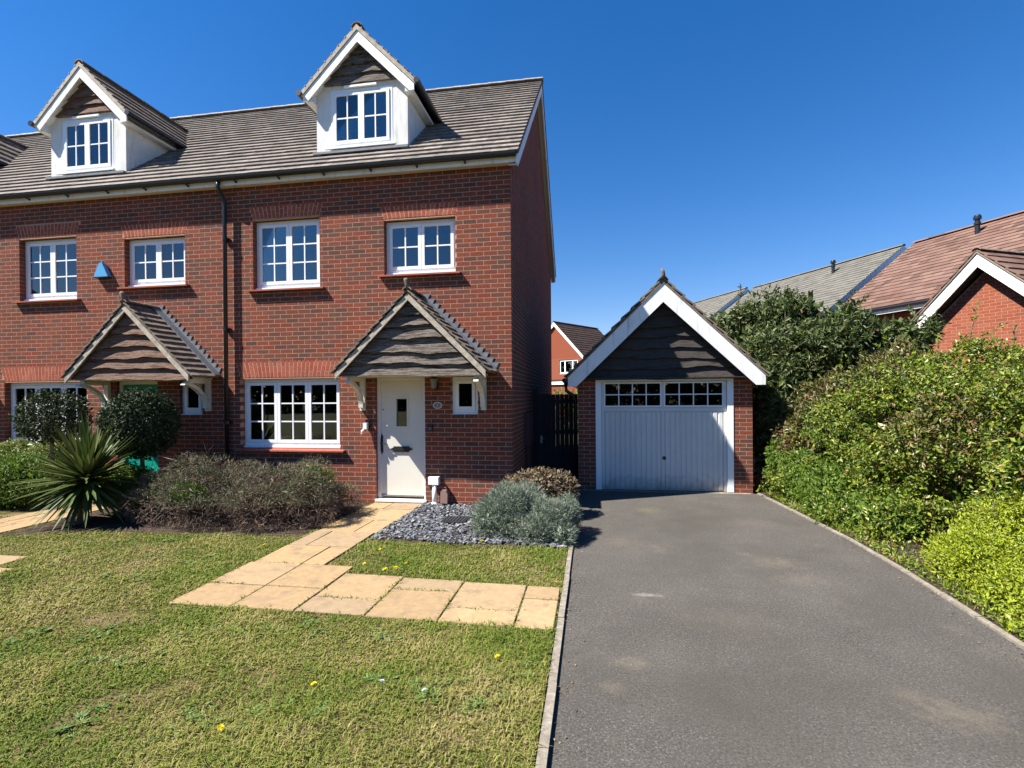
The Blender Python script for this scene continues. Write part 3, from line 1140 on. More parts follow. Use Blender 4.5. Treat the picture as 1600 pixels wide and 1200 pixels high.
def house(name, label, x0, x1, wins, arches, dormers, door_x, porch_x, smallwin, doormat, boardmat, gable=False, full=True):
    root = thing(name, label, 'house', (x1, 0, 0))
    ox = x1
    L0, L1 = x0 - ox, 0.0
    opens = []
    blocks = []
    for w in wins + ([smallwin] if smallwin else []):
        a, b, c, d = w['r']
        a, b = a - ox, b - ox
        opens.append((a, b, c - .085 if w.get('sill', True) else c - .03, d + .03))
        blocks.append(rect_block(a, b, c - .05 if w.get('sill', True) else c - .02, d + .02))
    if door_x:
        opens.append((door_x[0] - ox, door_x[1] - ox, .0, 2.13))
        blocks.append(rect_block(door_x[0] - ox, door_x[1] - ox, -.1, 2.12))
    ai = []
    for (a, b, z, h, k) in arches:
        blocks.append(arch_block(a - ox, b - ox, z, h, k))
        ai += arch_items(a - ox, b - ox, z, h, k)
    # wall: mortar slab just behind the brick faces (bucket-handle joints, nearly flush)
    w = MB()
    wall_slab(w, L0, L1 - .0006, -.1, SOFF, [(a - .006, b + .006, c, d) for a, b, c, d in opens], .0006, .3)
    if gable:
        w.prism([(.3, -.1), (8.0, -.1), (8.0, SOFF), (7.9, roof_z(.10) - .05), (4.0, RZ1 - .1), (.1, roof_z(.10) - .05), (.3, SOFF)], 'x', -.25, -.0006)
    w.build('wall', 'mortar', root)
    part_box('rear_wall', root, 'mortar', L0, L1 - .26, 7.7, 8.0, -.1, SOFF)
    items = []
    if full:
        for (a, b, zc) in brick_rows(L0, L1, -.03, SOFF, blocks):
            pr = random.uniform(-.0001, .0004)
            items.append(((((a + b) / 2), .05 - pr, zc), None, (b - a, .1, .065)))
    if gable:
        def rk(z):
            if z < SOFF:
                return []
            y = roof_y(z) + .06
            return [(-9, y), (8.0 - y, 99)]
        for (a, b, zc) in brick_rows(.112, 8.0, -.03, RZ1 - .15, [rk], right_anchor=False):
            items.append(((-.05 + random.uniform(-.0001, .0004), (a + b) / 2, zc), None, (.1, b - a, .065), .12))
    pieces('brick', root, items, 'brick', 300)
    if ai:
        pieces('arch_brick', root, ai, 'arch_brick', 300)
        for (a, b, z, h, k) in arches:
            part_box('lintel', root, 'mortar', a - ox - .03, b - ox + .03, .004, .05, z - .028, z - .004)
    for wd in wins:
        a, b, c, d = wd['r']
        window(root, a - ox, b - ox, c, d, .105, wd['s'], wd['rows'], 2, sill=wd.get('sill', True), curtain=wd.get('cur'))
    if smallwin:
        a, b, c, d = smallwin['r']
        window(root, a - ox, b - ox, c, d, .05, [1.0], 1, 1, sill=False)
    # eaves
    e = MB()
    e.box(L0, L1 + (.13 if gable else 0), -.135, -.112, SOFF - .01, 5.60)
    e.build('fascia', 'white_paint', root)
    MB().box(L0, L1 + (.02 if gable else 0), -.111, .0, SOFF, SOFF + .02).build('soffit', 'soffit', root)
    g = MB()
    vs, fs = [], []
    xa, xb = L0, L1 + (.12 if gable else 0)
    nn = 9
    for xx in (xa, xb):
        for rr in (.056, .050):
            for t in np.linspace(math.pi, 2 * math.pi, nn):
                vs.append((xx, -.194 + rr * math.cos(t), 5.565 + rr * math.sin(t)))
    for i in range(nn - 1):
        fs += [(i, i + 1, 2 * nn + i + 1, 2 * nn + i), (nn + i + 1, nn + i, 3 * nn + i, 3 * nn + i + 1)]
    fs += [(0, 2 * nn, 3 * nn, nn), (nn - 1, 2 * nn - 1, 4 * nn - 1, 3 * nn - 1), tuple(range(nn - 1, -1, -1)), tuple(range(2 * nn, 3 * nn))]
    gt = g.raw(vs, fs).build('gutter', 'black_plastic', root)
    xx = L0 + .3
    while xx < L1:
        b = MB().box(xx - .012, xx + .012, -.20, -.136, 5.487, 5.505).box(xx - .012, xx + .012, -.158, -.1365, 5.475, 5.487)
        b.build('gutter_bracket', 'black_plastic', gt)
        xx += .82 + random.uniform(-.05, .05)
    # roof
    ov = .15 if gable else 0
    fp = [(d_ - ox - .85, d_ - ox + .85) for d_ in dormers]

    def skip(c):
        for dxx in dormers:
            u = abs(c[0] - (dxx - ox))
            if u < .83 and .42 < c[1] < roof_y(7.1):
                return True
            if u < 1.0 and c[2] > 7.05 and c[2] < 8.05 - u and c[1] > .5:
                return True
        return False
    sl = math.hypot(RY1 - RY0, RZ1 - RZ0)
    et = ((0, RY1 - RY0, RZ1 - RZ0))
    it = tile_items((L0, RY0 - .02, RZ0 - .02), (1, 0, 0), et, L1 - L0 + ov, sl + .02, .30, .235, skip=skip, off=-(x0 % .3), lift=.01)
    pieces('roof_tile', root, it, 'roof_tile', 300)
    rd = MB()
    rd.raw([(L0, RY0, RZ0), (L1 + ov - .02, RY0, RZ0), (L1 + ov - .02, RY1, RZ1), (L0, RY1, RZ1), (L0, 8.16, RZ0), (L1 + ov, 8.16, RZ0),
            (L0, RY0, RZ0 - .03), (L1 + ov - .02, RY0, RZ0 - .03), (L1 + ov - .02, RY1, RZ1 - .03), (L0, RY1, RZ1 - .03)], [(0, 1, 2, 3), (3, 2, 5, 4), (9, 8, 7, 6), (0, 6, 7, 1)])
    rd.build('roof_deck', 'roof_tile', root)
    ridge_tiles(root, (L0, RY1, RZ1 + .05), (L1 + ov, RY1, RZ1 + .05), 'ridge_tile', .12, .45, ang=48)
    if gable:
        for s in (-1, 1):
            b = MB()
            yy = (lambda t: 4.0 + s * t)
            hw = 4.16
            pts = [(4.0, RZ1 - .03), (yy(hw), RZ0 - .03), (yy(hw), RZ0 - .16), (yy(hw - .12), RZ0 - .16), (4.0, RZ1 - .26)]
            b.prism(pts, 'x', .112, .137)
            b.build('barge_board', 'white_paint', root)
            t = MB()
            t.prism([(4.0, RZ1 - .20), (yy(hw - .02), RZ0 - .17), (yy(hw - .02), RZ0 - .19), (4.0, RZ1 - .22)], 'x', .001, .111)
            t.build('verge_soffit', 'soffit', root)
            v = MB()
            v.prism([(4.0, RZ1 + .02), (yy(hw + .0), RZ0 + .02), (yy(hw + .0), RZ0 - .02), (4.0, RZ1 - .02)], 'x', .125, .158)
            v.build('verge', 'old_tile', root)
    for i, d_ in enumerate(dormers):
        dormer(root, d_, ox, int(abs(d_) * 10) + i)
    if door_x:
        door(root, door_x[0], door_x[1], ox, doormat)
    if porch_x is not None:
        porch(root, porch_x, ox, boardmat, int(abs(porch_x) * 7))
    return root


A = house('end_terrace_house', 'red brick end house with cream front door, dormer and blank side gable', -5.05, 0.0,
          [dict(r=(-4.82, -2.957, .935, 2.10), s=[1 / 3, 1 / 3, 1 / 3], rows=3),
           dict(r=(-4.552, -3.297, 3.705, 4.86), s=[.5, .5], rows=3, cur=[(.08, .24), (.36, .47), (.88, .95)]),
           dict(r=(-2.137, -.913, 3.85, 4.71), s=[.5, .5], rows=2)],
          [(-4.82, -2.957, 2.132, .285, .30), (-4.552, -3.297, 4.89, .225, .32), (-2.137, -.913, 4.74, .225, .32)],
          [-2.70], (-2.31, -1.455), -1.49, dict(r=(-.996, -.559, 1.50, 2.09), sill=False), 'door_cream', 'grey_board', gable=True)
B = house('mid_terrace_house', 'red brick middle house with teal front door left of the black downpipe', -10.1, -5.05,
          [dict(r=(-9.833, -7.986, .94, 2.10), s=[1 / 3, 1 / 3, 1 / 3], rows=3),
           dict(r=(-9.455, -8.178, 3.69, 4.81), s=[.5, .5], rows=3, cur=[(.1, .3), (.62, .9)]),
           dict(r=(-7.145, -5.895, 3.86, 4.695), s=[.5, .5], rows=2)],
          [(-9.833, -7.986, 2.132, .285, .30), (-9.455, -8.178, 4.84, .225, .32), (-7.145, -5.895, 4.725, .225, .32)],
          [-8.34], (-7.34, -6.485), -6.47, dict(r=(-6.02, -5.58, 1.50, 2.09), sill=False), 'door_teal', 'brown_board')
C3 = house('mid_terrace_house', 'brick house at the left edge, only its roof and dormer slope in view', -15.15, -10.1,
           [dict(r=(-14.86, -13.0, .94, 2.10), s=[1 / 3, 1 / 3, 1 / 3], rows=3), dict(r=(-14.5, -13.25, 3.69, 4.81), s=[.5, .5], rows=3), dict(r=(-12.2, -10.95, 3.86, 4.695), s=[.5, .5], rows=2)],
           [(-14.86, -13.0, 2.132, .285, .30), (-14.5, -13.25, 4.84, .225, .32), (-12.2, -10.95, 4.725, .225, .32)], [-12.94], (-12.37, -11.515), -11.5, None, 'door_teal', 'brown_board')
D4 = house('mid_terrace_house', 'farthest brick house of the row, showing only a strip of ridge', -20.2, -15.15, [], [], [], None, None, None, '', '', full=False)

# downpipe of the middle house
dp = MB()
px_ = -5.03
dp.tube([(px_ - .04, -.19, 5.52), (px_ - .04, -.19, 5.42), (px_ - .03, -.15, 5.33), (px_ - .0, -.09, 5.22), (px_, -.085, 5.1), (px_, -.085, .02)], .034, 12)
dpo = tag(dp.build('downpipe', 'black_plastic', smooth=True), 'tall black downpipe between the two front doors', 'downpipe')
for zz in (4.55, 2.98, 1.35):
    b = MB().box(px_ - .055, px_ + .055, -.05, -.004, zz - .02, zz + .02).lathe((px_, -.085, zz), [(.034, -.03), (.042, -.028), (.042, .028), (.034, .03)], 12)
    b.build('pipe_bracket', 'black_plastic', dpo)


# ------------------------------------------------------------------ things fixed to the house walls
def small(name, label, cat, mb, mat, loc):
    return tag(mb.build(name, mat), label, cat)


al = thing('alarm_box', 'blue triangular alarm box high on the brick wall', 'alarm box', (-7.56, 0, 4.13))
MB().prism([(-.15, -.12), (.15, -.12), (.03, .13), (-.03, .13)], 'y', -.09, -.002).build('cover', 'alarm_blue', al)
MB().prism([(-.155, -.135), (.155, -.135), (.15, -.121), (-.15, -.121)], 'y', -.092, -.002).build('base_strip', 'black_plastic', al)
MB().tube([(0, -.05, .13), (0, -.05, .165)], .02, 10).build('strobe', 'alarm_blue', al)

ln = thing('wall_lantern', 'dark metal lantern on the brick wall right of the cream door', 'lantern', (-1.265, 0, 1.86))
MB().box(-.045, .045, -.02, -.002, .02, .16).tube([(0, -.02, .11), (0, -.07, .15), (0, -.10, .17)], .010, 8).build('arm', 'dark_metal', ln)
MB().lathe((0, -.11, 0), [(.0, .02), (.03, .02), (.045, .04), (.05, .045)], 6).lathe((0, -.11, 0), [(.07, .20), (.05, .235), (.015, .25), (0, .26)], 6).build('cap', 'dark_metal', ln)
MB().lathe((0, -.11, 0), [(.045, .045), (.065, .20)], 6).build('glass', 'glass_lamp', ln)

pq = thing('house_number_plaque', 'small oval stone plaque beside the cream front door', 'plaque', (-1.235, 0, 1.63))
MB().prism([(.078 * math.cos(t), .056 * math.sin(t)) for t in np.arange(32) * 2 * math.pi / 32], 'y', -.016, -.003).build('plate', 'plaque', pq)
MB().prism([(.060 * math.cos(t), .040 * math.sin(t)) for t in np.arange(32) * 2 * math.pi / 32], 'y', -.018, -.0165).build('inlay', 'lead', pq)
tc = bpy.data.curves.new('figure', 'FONT')
tc.body = '2'
tc.size = .07
tc.align_x = 'CENTER'
tc.extrude = .001
to = bpy.data.objects.new('tmp', tc)
COL.objects.link(to)
dg = bpy.context.evaluated_depsgraph_get()
tme = bpy.data.meshes.new_from_object(to.evaluated_get(dg))
bpy.data.objects.remove(to)
tme.materials.clear()
tme.materials.append(M['plaque'])
fo = link('figure', tme, pq)
fo.rotation_euler = (math.pi / 2, 0, 0)
fo.location = (0, -.0195, -.024)

ks = thing('key_safe', 'small black key safe on the brick between the cream door and the little window', 'key safe', (-1.355, 0, 1.265))
MB().box(-.035, .035, -.045, -.003, -.055, .055).build('case', 'black_plastic', ks)
MB().box(-.022, .022, -.05, -.0455, -.035, .01).build('keypad', 'lead', ks)

dc = thing('door_camera', 'white camera on a black mount left of the cream door', 'camera', (-2.455, 0, 1.29))
MB().box(-.02, .045, -.03, -.003, -.04, .11).tube([(.01, -.03, .09), (.0, -.07, .1), (-.01, -.085, .06)], .012, 8).build('mount', 'black_plastic', dc)
MB().box(-.035, .03, -.115, -.045, -.045, .055).build('body', 'white_plastic', dc)
MB().tube([(-.035, -.07, -.05), (-.06, -.1, -.09), (-.06, -.10, -.12)], [.02, .022, .018], 10).build('lens', 'white_plastic', dc)

jb = thing('junction_box', 'white box on a short white pipe beside the cream front door', 'box', (-1.28, -.07, 0))
MB().box(-.09, .08, -.05, .06, .345, .47).build('case', 'white_plastic', jb)
MB().tube([(0, 0, .0), (0, 0, .345)], .038, 14).lathe((0, 0, .05), [(.038, -.05), (.05, -.05), (.05, -.0), (.038, .0)], 14).build('pipe', 'white_plastic', jb, smooth=True)
hb = thing('hose_box', 'brown plastic box on the ground beside the white pipe', 'box', (-1.11, -.09, 0))
MB().prism([(-.06, .05), (.06, .05), (.065, .20), (.04, .255), (-.02, .27), (-.05, .24)], 'y', -.04, .08).build('case', 'hose_brown', hb)
MB().tube([(-.04, .02, .26), (-.03, .02, .30), (.02, .02, .295), (.03, .02, .265)], .008, 8).build('handle', 'hose_brown', hb)

mbx = thing('meter_box', 'dark brown meter box with pipes on the shaded side wall', 'meter box', (0, 1.65, .83))
MB().box(.003, .10, -.28, .28, 0, .60).build('case', 'meter_brown', mbx)
MB().box(.1005, .112, -.25, .25, .03, .57).build('lid', 'meter_brown', mbx)
MB().tube([(.05, -.15, -.001), (.05, -.15, -.83)], .022, 10).tube([(.05, .12, -.001), (.05, .12, -.83)], .022, 10).build('pipe', 'meter_brown', mbx)

# side gate
gt = thing('side_gate', 'dark timber boarded gate between the house and the garage', 'gate', (.02, 2.75, 0))
for k in range(9):
    a = .10 + k * .094
    part_box('board', gt, 'gate_wood', a, a + .09, random.uniform(-.003, .003), .022, .06, 1.80 + random.uniform(-.004, .004))
for zz in (.25, .95, 1.6):
    part_box('rail', gt, 'gate_wood', .10, .945, .025, .07, zz, zz + .09)
part_box('post', gt, 'gate_wood', 0.0, .095, -.02, .08, 0, 1.93)
MB().box(.15, .19, -.014, -.004, .76, .92).tube([(.17, -.014, .86), (.17, -.05, .86), (.23, -.05, .86)], .009, 8).build('handle', 'steel', gt)

# ================================================================== GARAGE
ga = thing('garage', 'detached brick garage with white up-and-over door and black boarded gable', 'garage', (2.545, 1.65, 0))
GX0, GX1, GD = -1.545, 1.565, 5.6
DX0, DX1, DZ = -1.215, 1.24, 2.06
w = MB()
w.box(GX0, DX0 - .0, .0006, .22, -.1, 2.12).box(DX1, GX1 - .0006, .0006, .22, -.1, 2.12)
w.box(GX0 + .0006, GX0 + .2, .221, GD, -.1, 2.12).box(GX1 - .2, GX1 - .0006, .221, GD, -.1, 2.12).box(GX0 + .2, GX1 - .2, GD - .2, GD, -.1, 2.12)
w.prism([(GX0, 2.12), (GX1, 2.12), (.01, 3.62)], 'y', GD - .2, GD)
w.build('wall', 'mortar', ga)
items = []
for (a, b) in ((GX0, DX0), (DX1, GX1)):
    for (p, q, zc) in brick_rows(a, b, -.05, 2.10, []):
        items.append((((p + q) / 2, .05 + random.uniform(-.0003, .0001), zc), None, (q - p, .1, .065)))
for (p, q, zc) in brick_rows(.112, GD, -.05, 2.10, []):
    items.append(((GX0 + .05, (p + q) / 2, zc), None, (.1, q - p, .065), .05))
    items.append(((GX1 - .05, (p + q) / 2, zc), None, (.1, q - p, .065), .05))
pieces('brick', ga, items, 'brick', 300)
HR, ZE, ZA = 1.72, 2.11, 3.81
for s in (-1, 1):
    b = MB()
    rake_board(b, .0, -.22, -.195, HR, ZE + .02, ZA - .01, .35, s)
    b.build('barge_board', 'white_paint', ga)
    u = MB().prism([(0, ZA + .0), (s * HR, ZE + .0), (s * HR, ZE - .03), (0, ZA - .03)], 'y', -.194, GD + .1)
    u.build('roof_deck', 'weathered_cream', ga)
    if s > 0:
        it = tile_items((HR + .04, -.24, ZE - .02), (0, 1, 0), (-1, 0, 1), GD + .4, HR * math.sqrt(2) + .06, .30, .24, wt=.4, lift=.014)
    else:
        it = tile_items((-HR - .04, GD + .16, ZE - .02), (0, -1, 0), (1, 0, 1), GD + .4, HR * math.sqrt(2) + .06, .30, .24, wt=.4, lift=.014)
    pieces('roof_tile', ga, it, 'old_tile', 150)
    v = MB().prism([(0, ZA + .03), (s * (HR + .03), ZE), (s * (HR + .03), ZE - .03), (0, ZA - .015)], 'y', -.235, -.19)
    v.build('verge', 'old_tile', ga)
ridge_tiles(ga, (0, -.26, ZA + .045), (0, GD + .1, ZA + .045), 'old_tile', .10, .42)
MB().tube([(0, -.22, ZA + .06), (.0, -.25, ZA + .12), (-.012, -.25, ZA + .17), (-.02, -.255, ZA + .23)], [.05, .034, .038, .022], 10).build('finial', 'old_tile', ga, smooth=True)
MB().prism([(GX0 + .03, 2.125), (GX1 - .03, 2.125), (.1, 3.52), (-.08, 3.52)], 'y', .03, .1).build('gable_backing', 'black_board', ga)
weatherboards(ga, .0, 2.065, ZA - .25, 1.0, .012, .19, 'black_board', 5, hw_off=-.02, thick=.055)
part_box('gable_soffit', ga, 'black_board', GX0 - .10, GX1 + .10, -.19, -.03, 2.075, 2.09)
# gutter and swan neck on the house side
g = MB().tube([(-HR - .06, -.22, ZE - .06), (-HR - .06, GD, ZE - .06)], .05, 10)
g.tube([(-HR - .06, .0, ZE - .10), (-HR - .04, .02, ZE - .25), (-HR + .08, .05, ZE - .33), (GX0 - .05, .09, ZE - .42), (GX0 - .05, .1, 0)], .032, 10)
g.build('gutter', 'black_plastic', ga, smooth=True)
# door frame
f = MB()
f.box(DX0, DX0 + .105, -.012, .12, .0, DZ).box(DX1 - .105, DX1, -.012, .12, .0, DZ).box(DX0 + .105, DX1 - .105, -.008, .10, DZ - .035, DZ)
f.build('door_frame', 'upvc', ga)
part_box('threshold', ga, 'concrete', DX0 - .3, DX1 + .28, -.08, .2, -.06, -.012)
dA, dB = DX0 + .11, DX1 - .11
y = .03
WZ0, WZ1 = 1.575, 1.985
mid = (dA + dB) / 2
wins_ = [(dA + .07, mid - .045), (mid + .045, dB - .07)]
d = MB()
wall_slab(d, dA, dB, .0, DZ - .04, [(a, b, WZ0, WZ1) for a, b in wins_], y + .02, y + .05)
d.box(dA, dA + .05, y, y + .02, .0, DZ - .04).box(dB - .05, dB, y, y + .02, .0, DZ - .04)
d.box(mid - .025, mid + .025, y, y + .02, .0, DZ - .04)
d.box(dA + .05, mid - .025, y, y + .02, 1.47, 1.53).box(mid + .025, dB - .05, y, y + .02, 1.47, 1.53)
gd = d.build('garage_door', 'garage_white', ga)
for (a, b) in ((dA + .052, mid - .027), (mid + .027, dB - .052)):
    n = 11
    st = (b - a) / n
    for k in range(n):
        p, q = a + k * st + .007, a + (k + 1) * st - .007
        m = MB().raw([(p, y + .02, .03), (q, y + .02, .03), (q, y + .02, 1.455), (p, y + .02, 1.455), (p + .012, y + .004, .035), (q - .012, y + .004, .035), (q - .012, y + .004, 1.45), (p + .012, y + .004, 1.45)],
                     [(4, 5, 6, 7), (0, 1, 5, 4), (1, 2, 6, 5), (2, 3, 7, 6), (3, 0, 4, 7)])
        m.build('panel_rib', 'garage_white', gd)
for (a, b) in wins_:
    m = MB().box(a - .025, a, y + .004, y + .03, WZ0 - .025, WZ1 + .025).box(b, b + .025, y + .004, y + .03, WZ0 - .025, WZ1 + .025).box(a, b, y + .004, y + .03, WZ1, WZ1 + .025).box(a, b, y + .004, y + .03, WZ0 - .025, WZ0)
    m.build('window_trim', 'upvc', gd)
    for k in range(1, 4):
        xx = a + (b - a) * k / 4
        part_box('glazing_bar', gd, 'upvc', xx - .009, xx + .009, y + .006, y + .026, WZ0, WZ1)
    part_box('glazing_bar', gd, 'upvc', a, b, y + .008, y + .025, (WZ0 + WZ1) / 2 - .009, (WZ0 + WZ1) / 2 + .009)
    for k in range(4):
        for q in range(2):
            part_box('pane', gd, 'glass', a + (b - a) * k / 4 + .004, a + (b - a) * (k + 1) / 4 - .004, y + .03, y + .034, WZ0 + (WZ1 - WZ0) * q / 2 + .003, WZ0 + (WZ1 - WZ0) * (q + 1) / 2 - .003)
MB().tube([(mid + .02, y - .003, .60), (mid + .02, y + .01, .60)], .035, 14).box(mid + .005, mid + .035, y - .035, y - .003, .585, .615).build('handle', 'dark_metal', gd)

# ================================================================== PLANTS
def leaf_mesh(P, D, Nn, L, W, fold=.25):
    """one folded leaf (two triangles) per point: P base, D direction, Nn normal"""
    D = D / np.linalg.norm(D, axis=1, keepdims=True)
    S = np.cross(D, Nn)
    S /= (np.linalg.norm(S, axis=1, keepdims=True) + 1e-9)
    U = np.cross(S, D)
    L = L[:, None]
    W = W[:, None]
    mid = P + D * L * .45 + U * W * fold
    V = np.stack([P, mid + S * W / 2, P + D * L, mid - S * W / 2], 1).reshape(-1, 3)
    b = np.arange(len(P))[:, None] * 4
    F = np.concatenate([b + [0, 1, 2], b + [0, 2, 3]], 1).reshape(-1, 3)
    return V, F


def lump(d, ph, amt):
    s = np.zeros(len(d))
    for k in range(6):
        s += np.sin(d @ ph[k, :3] + ph[k, 3]) * ph[k, 4]
    return 1 + amt * s


def cloud(rg, blobs, n, size, aspect, mode='tangent', depth=.22, amt=.07, clump=.0, zmin=.01, up=.3, spread=1.0, nclump=60, jitter=.25, bulge=.0, nup=.35):
    """leaf positions spread through the outer volume of ellipsoids; returns V,F"""
    vol = np.array([b[1][0] * b[1][1] + b[1][1] * b[1][2] + b[1][0] * b[1][2] for b in blobs])
    cnt = (n * vol / vol.sum()).astype(int)
    PP, OO = [], []
    for bi, ((c, r), m) in enumerate(zip(blobs, cnt)):
        c, r = np.array(c, float), np.array(r, float)
        m2 = int(m * 1.7)
        d = rg.normal(size=(m2, 3))
        d /= np.linalg.norm(d, axis=1, keepdims=True)
        if clump > 0:
            cc = rg.normal(size=(nclump, 3))
            cc /= np.linalg.norm(cc, axis=1, keepdims=True)
            pick = rg.integers(0, nclump, m2)
            sel = rg.random(m2) < clump
            d2 = cc[pick] + rg.normal(size=(m2, 3)) * .16
            d2 /= np.linalg.norm(d2, axis=1, keepdims=True)
            d = np.where(sel[:, None], d2, d)
        ph = np.concatenate([rg.normal(size=(6, 3)) * np.array([2, 3, 4, 6, 8, 11])[:, None], rg.random((6, 1)) * 6.28, np.array([1, .9, .7, .5, .4, .3])[:, None]], 1)
        f = lump(d, ph, amt)
        if clump > 0 and bulge > 0:
            ang = np.linalg.norm(d - cc[pick], axis=1)
            f = f + np.where(sel, bulge * (1 - np.minimum((ang / .28) ** 2, 1.6)), -bulge * .7)
        rr = f * (1 - np.abs(rg.normal(size=m2)) * depth)
        rr = np.maximum(rr, .15)
        p = c + d * r * rr[:, None]
        o = d / r
        o /= np.linalg.norm(o, axis=1, keepdims=True)
        keep = p[:, 2] > zmin
        for bj, (c2, r2) in enumerate(blobs):
            if bj != bi:
                q = ((p - np.array(c2)) / (np.array(r2) * (1 - depth * 1.3)))
                keep &= (q ** 2).sum(1) > .8
        idx = np.nonzero(keep)[0][:m]
        PP.append(p[idx])
        OO.append(o[idx])
    P, O = np.concatenate(PP), np.concatenate(OO)
    m = len(P)
    rnd = rg.normal(size=(m, 3))
    if mode == 'out':
        D = O + rnd * jitter * 1.4 + np.array([0, 0, up])
        Nn = rg.normal(size=(m, 3))
    else:
        D = O * .35 + rnd * .8 * spread + np.array([0, 0, up])
        Nn = O + rg.normal(size=(m, 3)) * .55 + np.array([0, 0, nup])
    L = size * (.6 + .8 * rg.random(m))
    V, F = leaf_mesh(P, D, Nn, L, L * aspect * (.8 + .4 * rg.random(m)))
    return V, F


def stems(rg, base, blobs, k, r0):
    m = MB()
    for i in range(k):
        c, r = blobs[i % len(blobs)]
        b = np.array(base) + np.array([rg.normal() * .06, rg.normal() * .06, 0])
        d = rg.normal(size=3)
        d[2] = abs(d[2]) * .8
        d /= np.linalg.norm(d)
        e = np.array(c) + d * np.array(r) * .8
        mid = b * .5 + e * .5 + rg.normal(size=3) * .06
        mid[2] = max(mid[2], .05)
        m.tube([b, mid, e], [r0, r0 * .7, r0 * .25], 5, cap=False)
    return m


def shrub(name, label, cat, blobs, layers, seed, base=None, stem=(8, .015), stemmat='trunk', group=None, fill=None):
    """layers: list of (mat, part name, n, size, aspect, kwargs)"""
    rg = np.random.default_rng(seed)
    if base is None:
        base = (blobs[0][0][0], blobs[0][0][1], 0)
    root = thing(name, label, cat, base, 0, group)
    off = np.array(base, float)
    lb = [((np.array(c) - off), r) for c, r in blobs]
    for (mat, pn, n, size, asp, kw) in layers:
        use = kw.pop('only', None)
        bl = lb if use is None else [lb[i] for i in use]
        scl = kw.pop('scale', 1.0)
        bl = [(c, tuple(np.array(r) * scl)) for c, r in bl]
        V, F = cloud(rg, bl, n, size, asp, **kw)
        o = link(pn, npmesh(pn, V, F, mat), root)
        o['kind'] = 'stuff'
    if fill:
        mat, n, size = fill[:3]
        fb = lb if len(fill) < 4 else [(np.array(c) - off, r) for c, r in fill[3]]
        V, F = cloud(rg, [(c, tuple(np.array(r) * .80)) for c, r in fb], n, size, .6 if 'leaf' in mat else .12, depth=.30, amt=.05, up=.1)
        o = link('inner_foliage', npmesh('inner_foliage', V, F, mat), root)
        o['kind'] = 'stuff'
    if stem:
        stems(rg, (0, 0, 0), lb, *stem).build('stem', stemmat, root)
    return root


def mass(seed, n, xr, yr, hfun, rad=(.28, .5), side=.4):
    rg_ = np.random.default_rng(seed)
    out = []
    while len(out) < n:
        x, y = rg_.uniform(*xr), rg_.uniform(*yr)
        h = hfun(x, y)
        if h < .2:
            continue
        r = min(rg_.uniform(*rad), h * .8)
        z = h - r * .8 if rg_.random() > side else rg_.uniform(r * .5, max(h - r, r * .6))
        z += rg_.normal() * .06
        out.append(((x, y, z), (r, r * rg_.uniform(.8, 1.1), r * rg_.uniform(.65, 1.0))))
    return out


def roughen(blobs, seed, k, rad):
    rg_ = np.random.default_rng(seed)
    out = []
    for c, r in blobs:
        m = max(3, int(k * (r[0] * r[1] + r[1] * r[2] + r[0] * r[2]) / 3))
        for _ in range(m):
            d = rg_.normal(size=3)
            d /= np.linalg.norm(d)
            q = rg_.uniform(*rad)
            p = np.array(c) + d * np.array(r) * (1 - .55 * q / min(r) + rg_.uniform(-.05, .14))
            out.append((tuple(p), (q, q * rg_.uniform(.8, 1.1), q * rg_.uniform(.6, 1.0))))
    return out


def hedge_h(x, y):
    xe = np.interp(y, [p[1] for p in DR_R], [p[0] for p in DR_R]) + .25 + .35 * max(0, -y - .6)
    d = x - xe
    if d < 0:
        return 0
    return min(2.30 - .15 * max(0, x - 6.0) + .12 * math.sin(3 * x) + .1 * math.sin(4 * y + 1), .45 + 1.75 * d + .15 * math.sin(5 * y))


def shoots(root, seed, pts, mat, size):
    """long wayward shoots with small leaves"""
    rg_ = np.random.default_rng(seed)
    off = np.array(root.location)
    m = MB()
    PP_, DD_ = [], []
    for (p, d, L_) in pts:
        p, d = np.array(p, float), np.array(d, float)
        d /= np.linalg.norm(d)
        q = p + d * L_ * .5 + np.array([0, 0, .02])
        e = p + d * L_ + np.array([0, 0, -.03 * L_])
        m.tube([p, q, e], [.006, .0045, .002], 5, cap=False)
        k = int(L_ * 60)
        t = rg_.random(k)[:, None]
        PP_.append(p + (e - p) * t)
        DD_.append(d + rg_.normal(size=(k, 3)) * .9)
    m2 = MB()
    m2.v, m2.f = m.v, m.f
    m2.build('shoots', 'trunk', root, off=off)['kind'] = 'stuff'
    P_, D_ = np.concatenate(PP_) - off, np.concatenate(DD_)
    V_, F_ = leaf_mesh(P_, D_, rg_.normal(size=P_.shape) + [0, 0, .6], size * (.6 + .7 * rg_.random(len(P_))), size * .45 * (.7 + .5 * rg_.random(len(P_))))
    o_ = link('shoot_leaves', npmesh('shoot_leaves', V_, F_, mat), root)
    o_['kind'] = 'stuff'


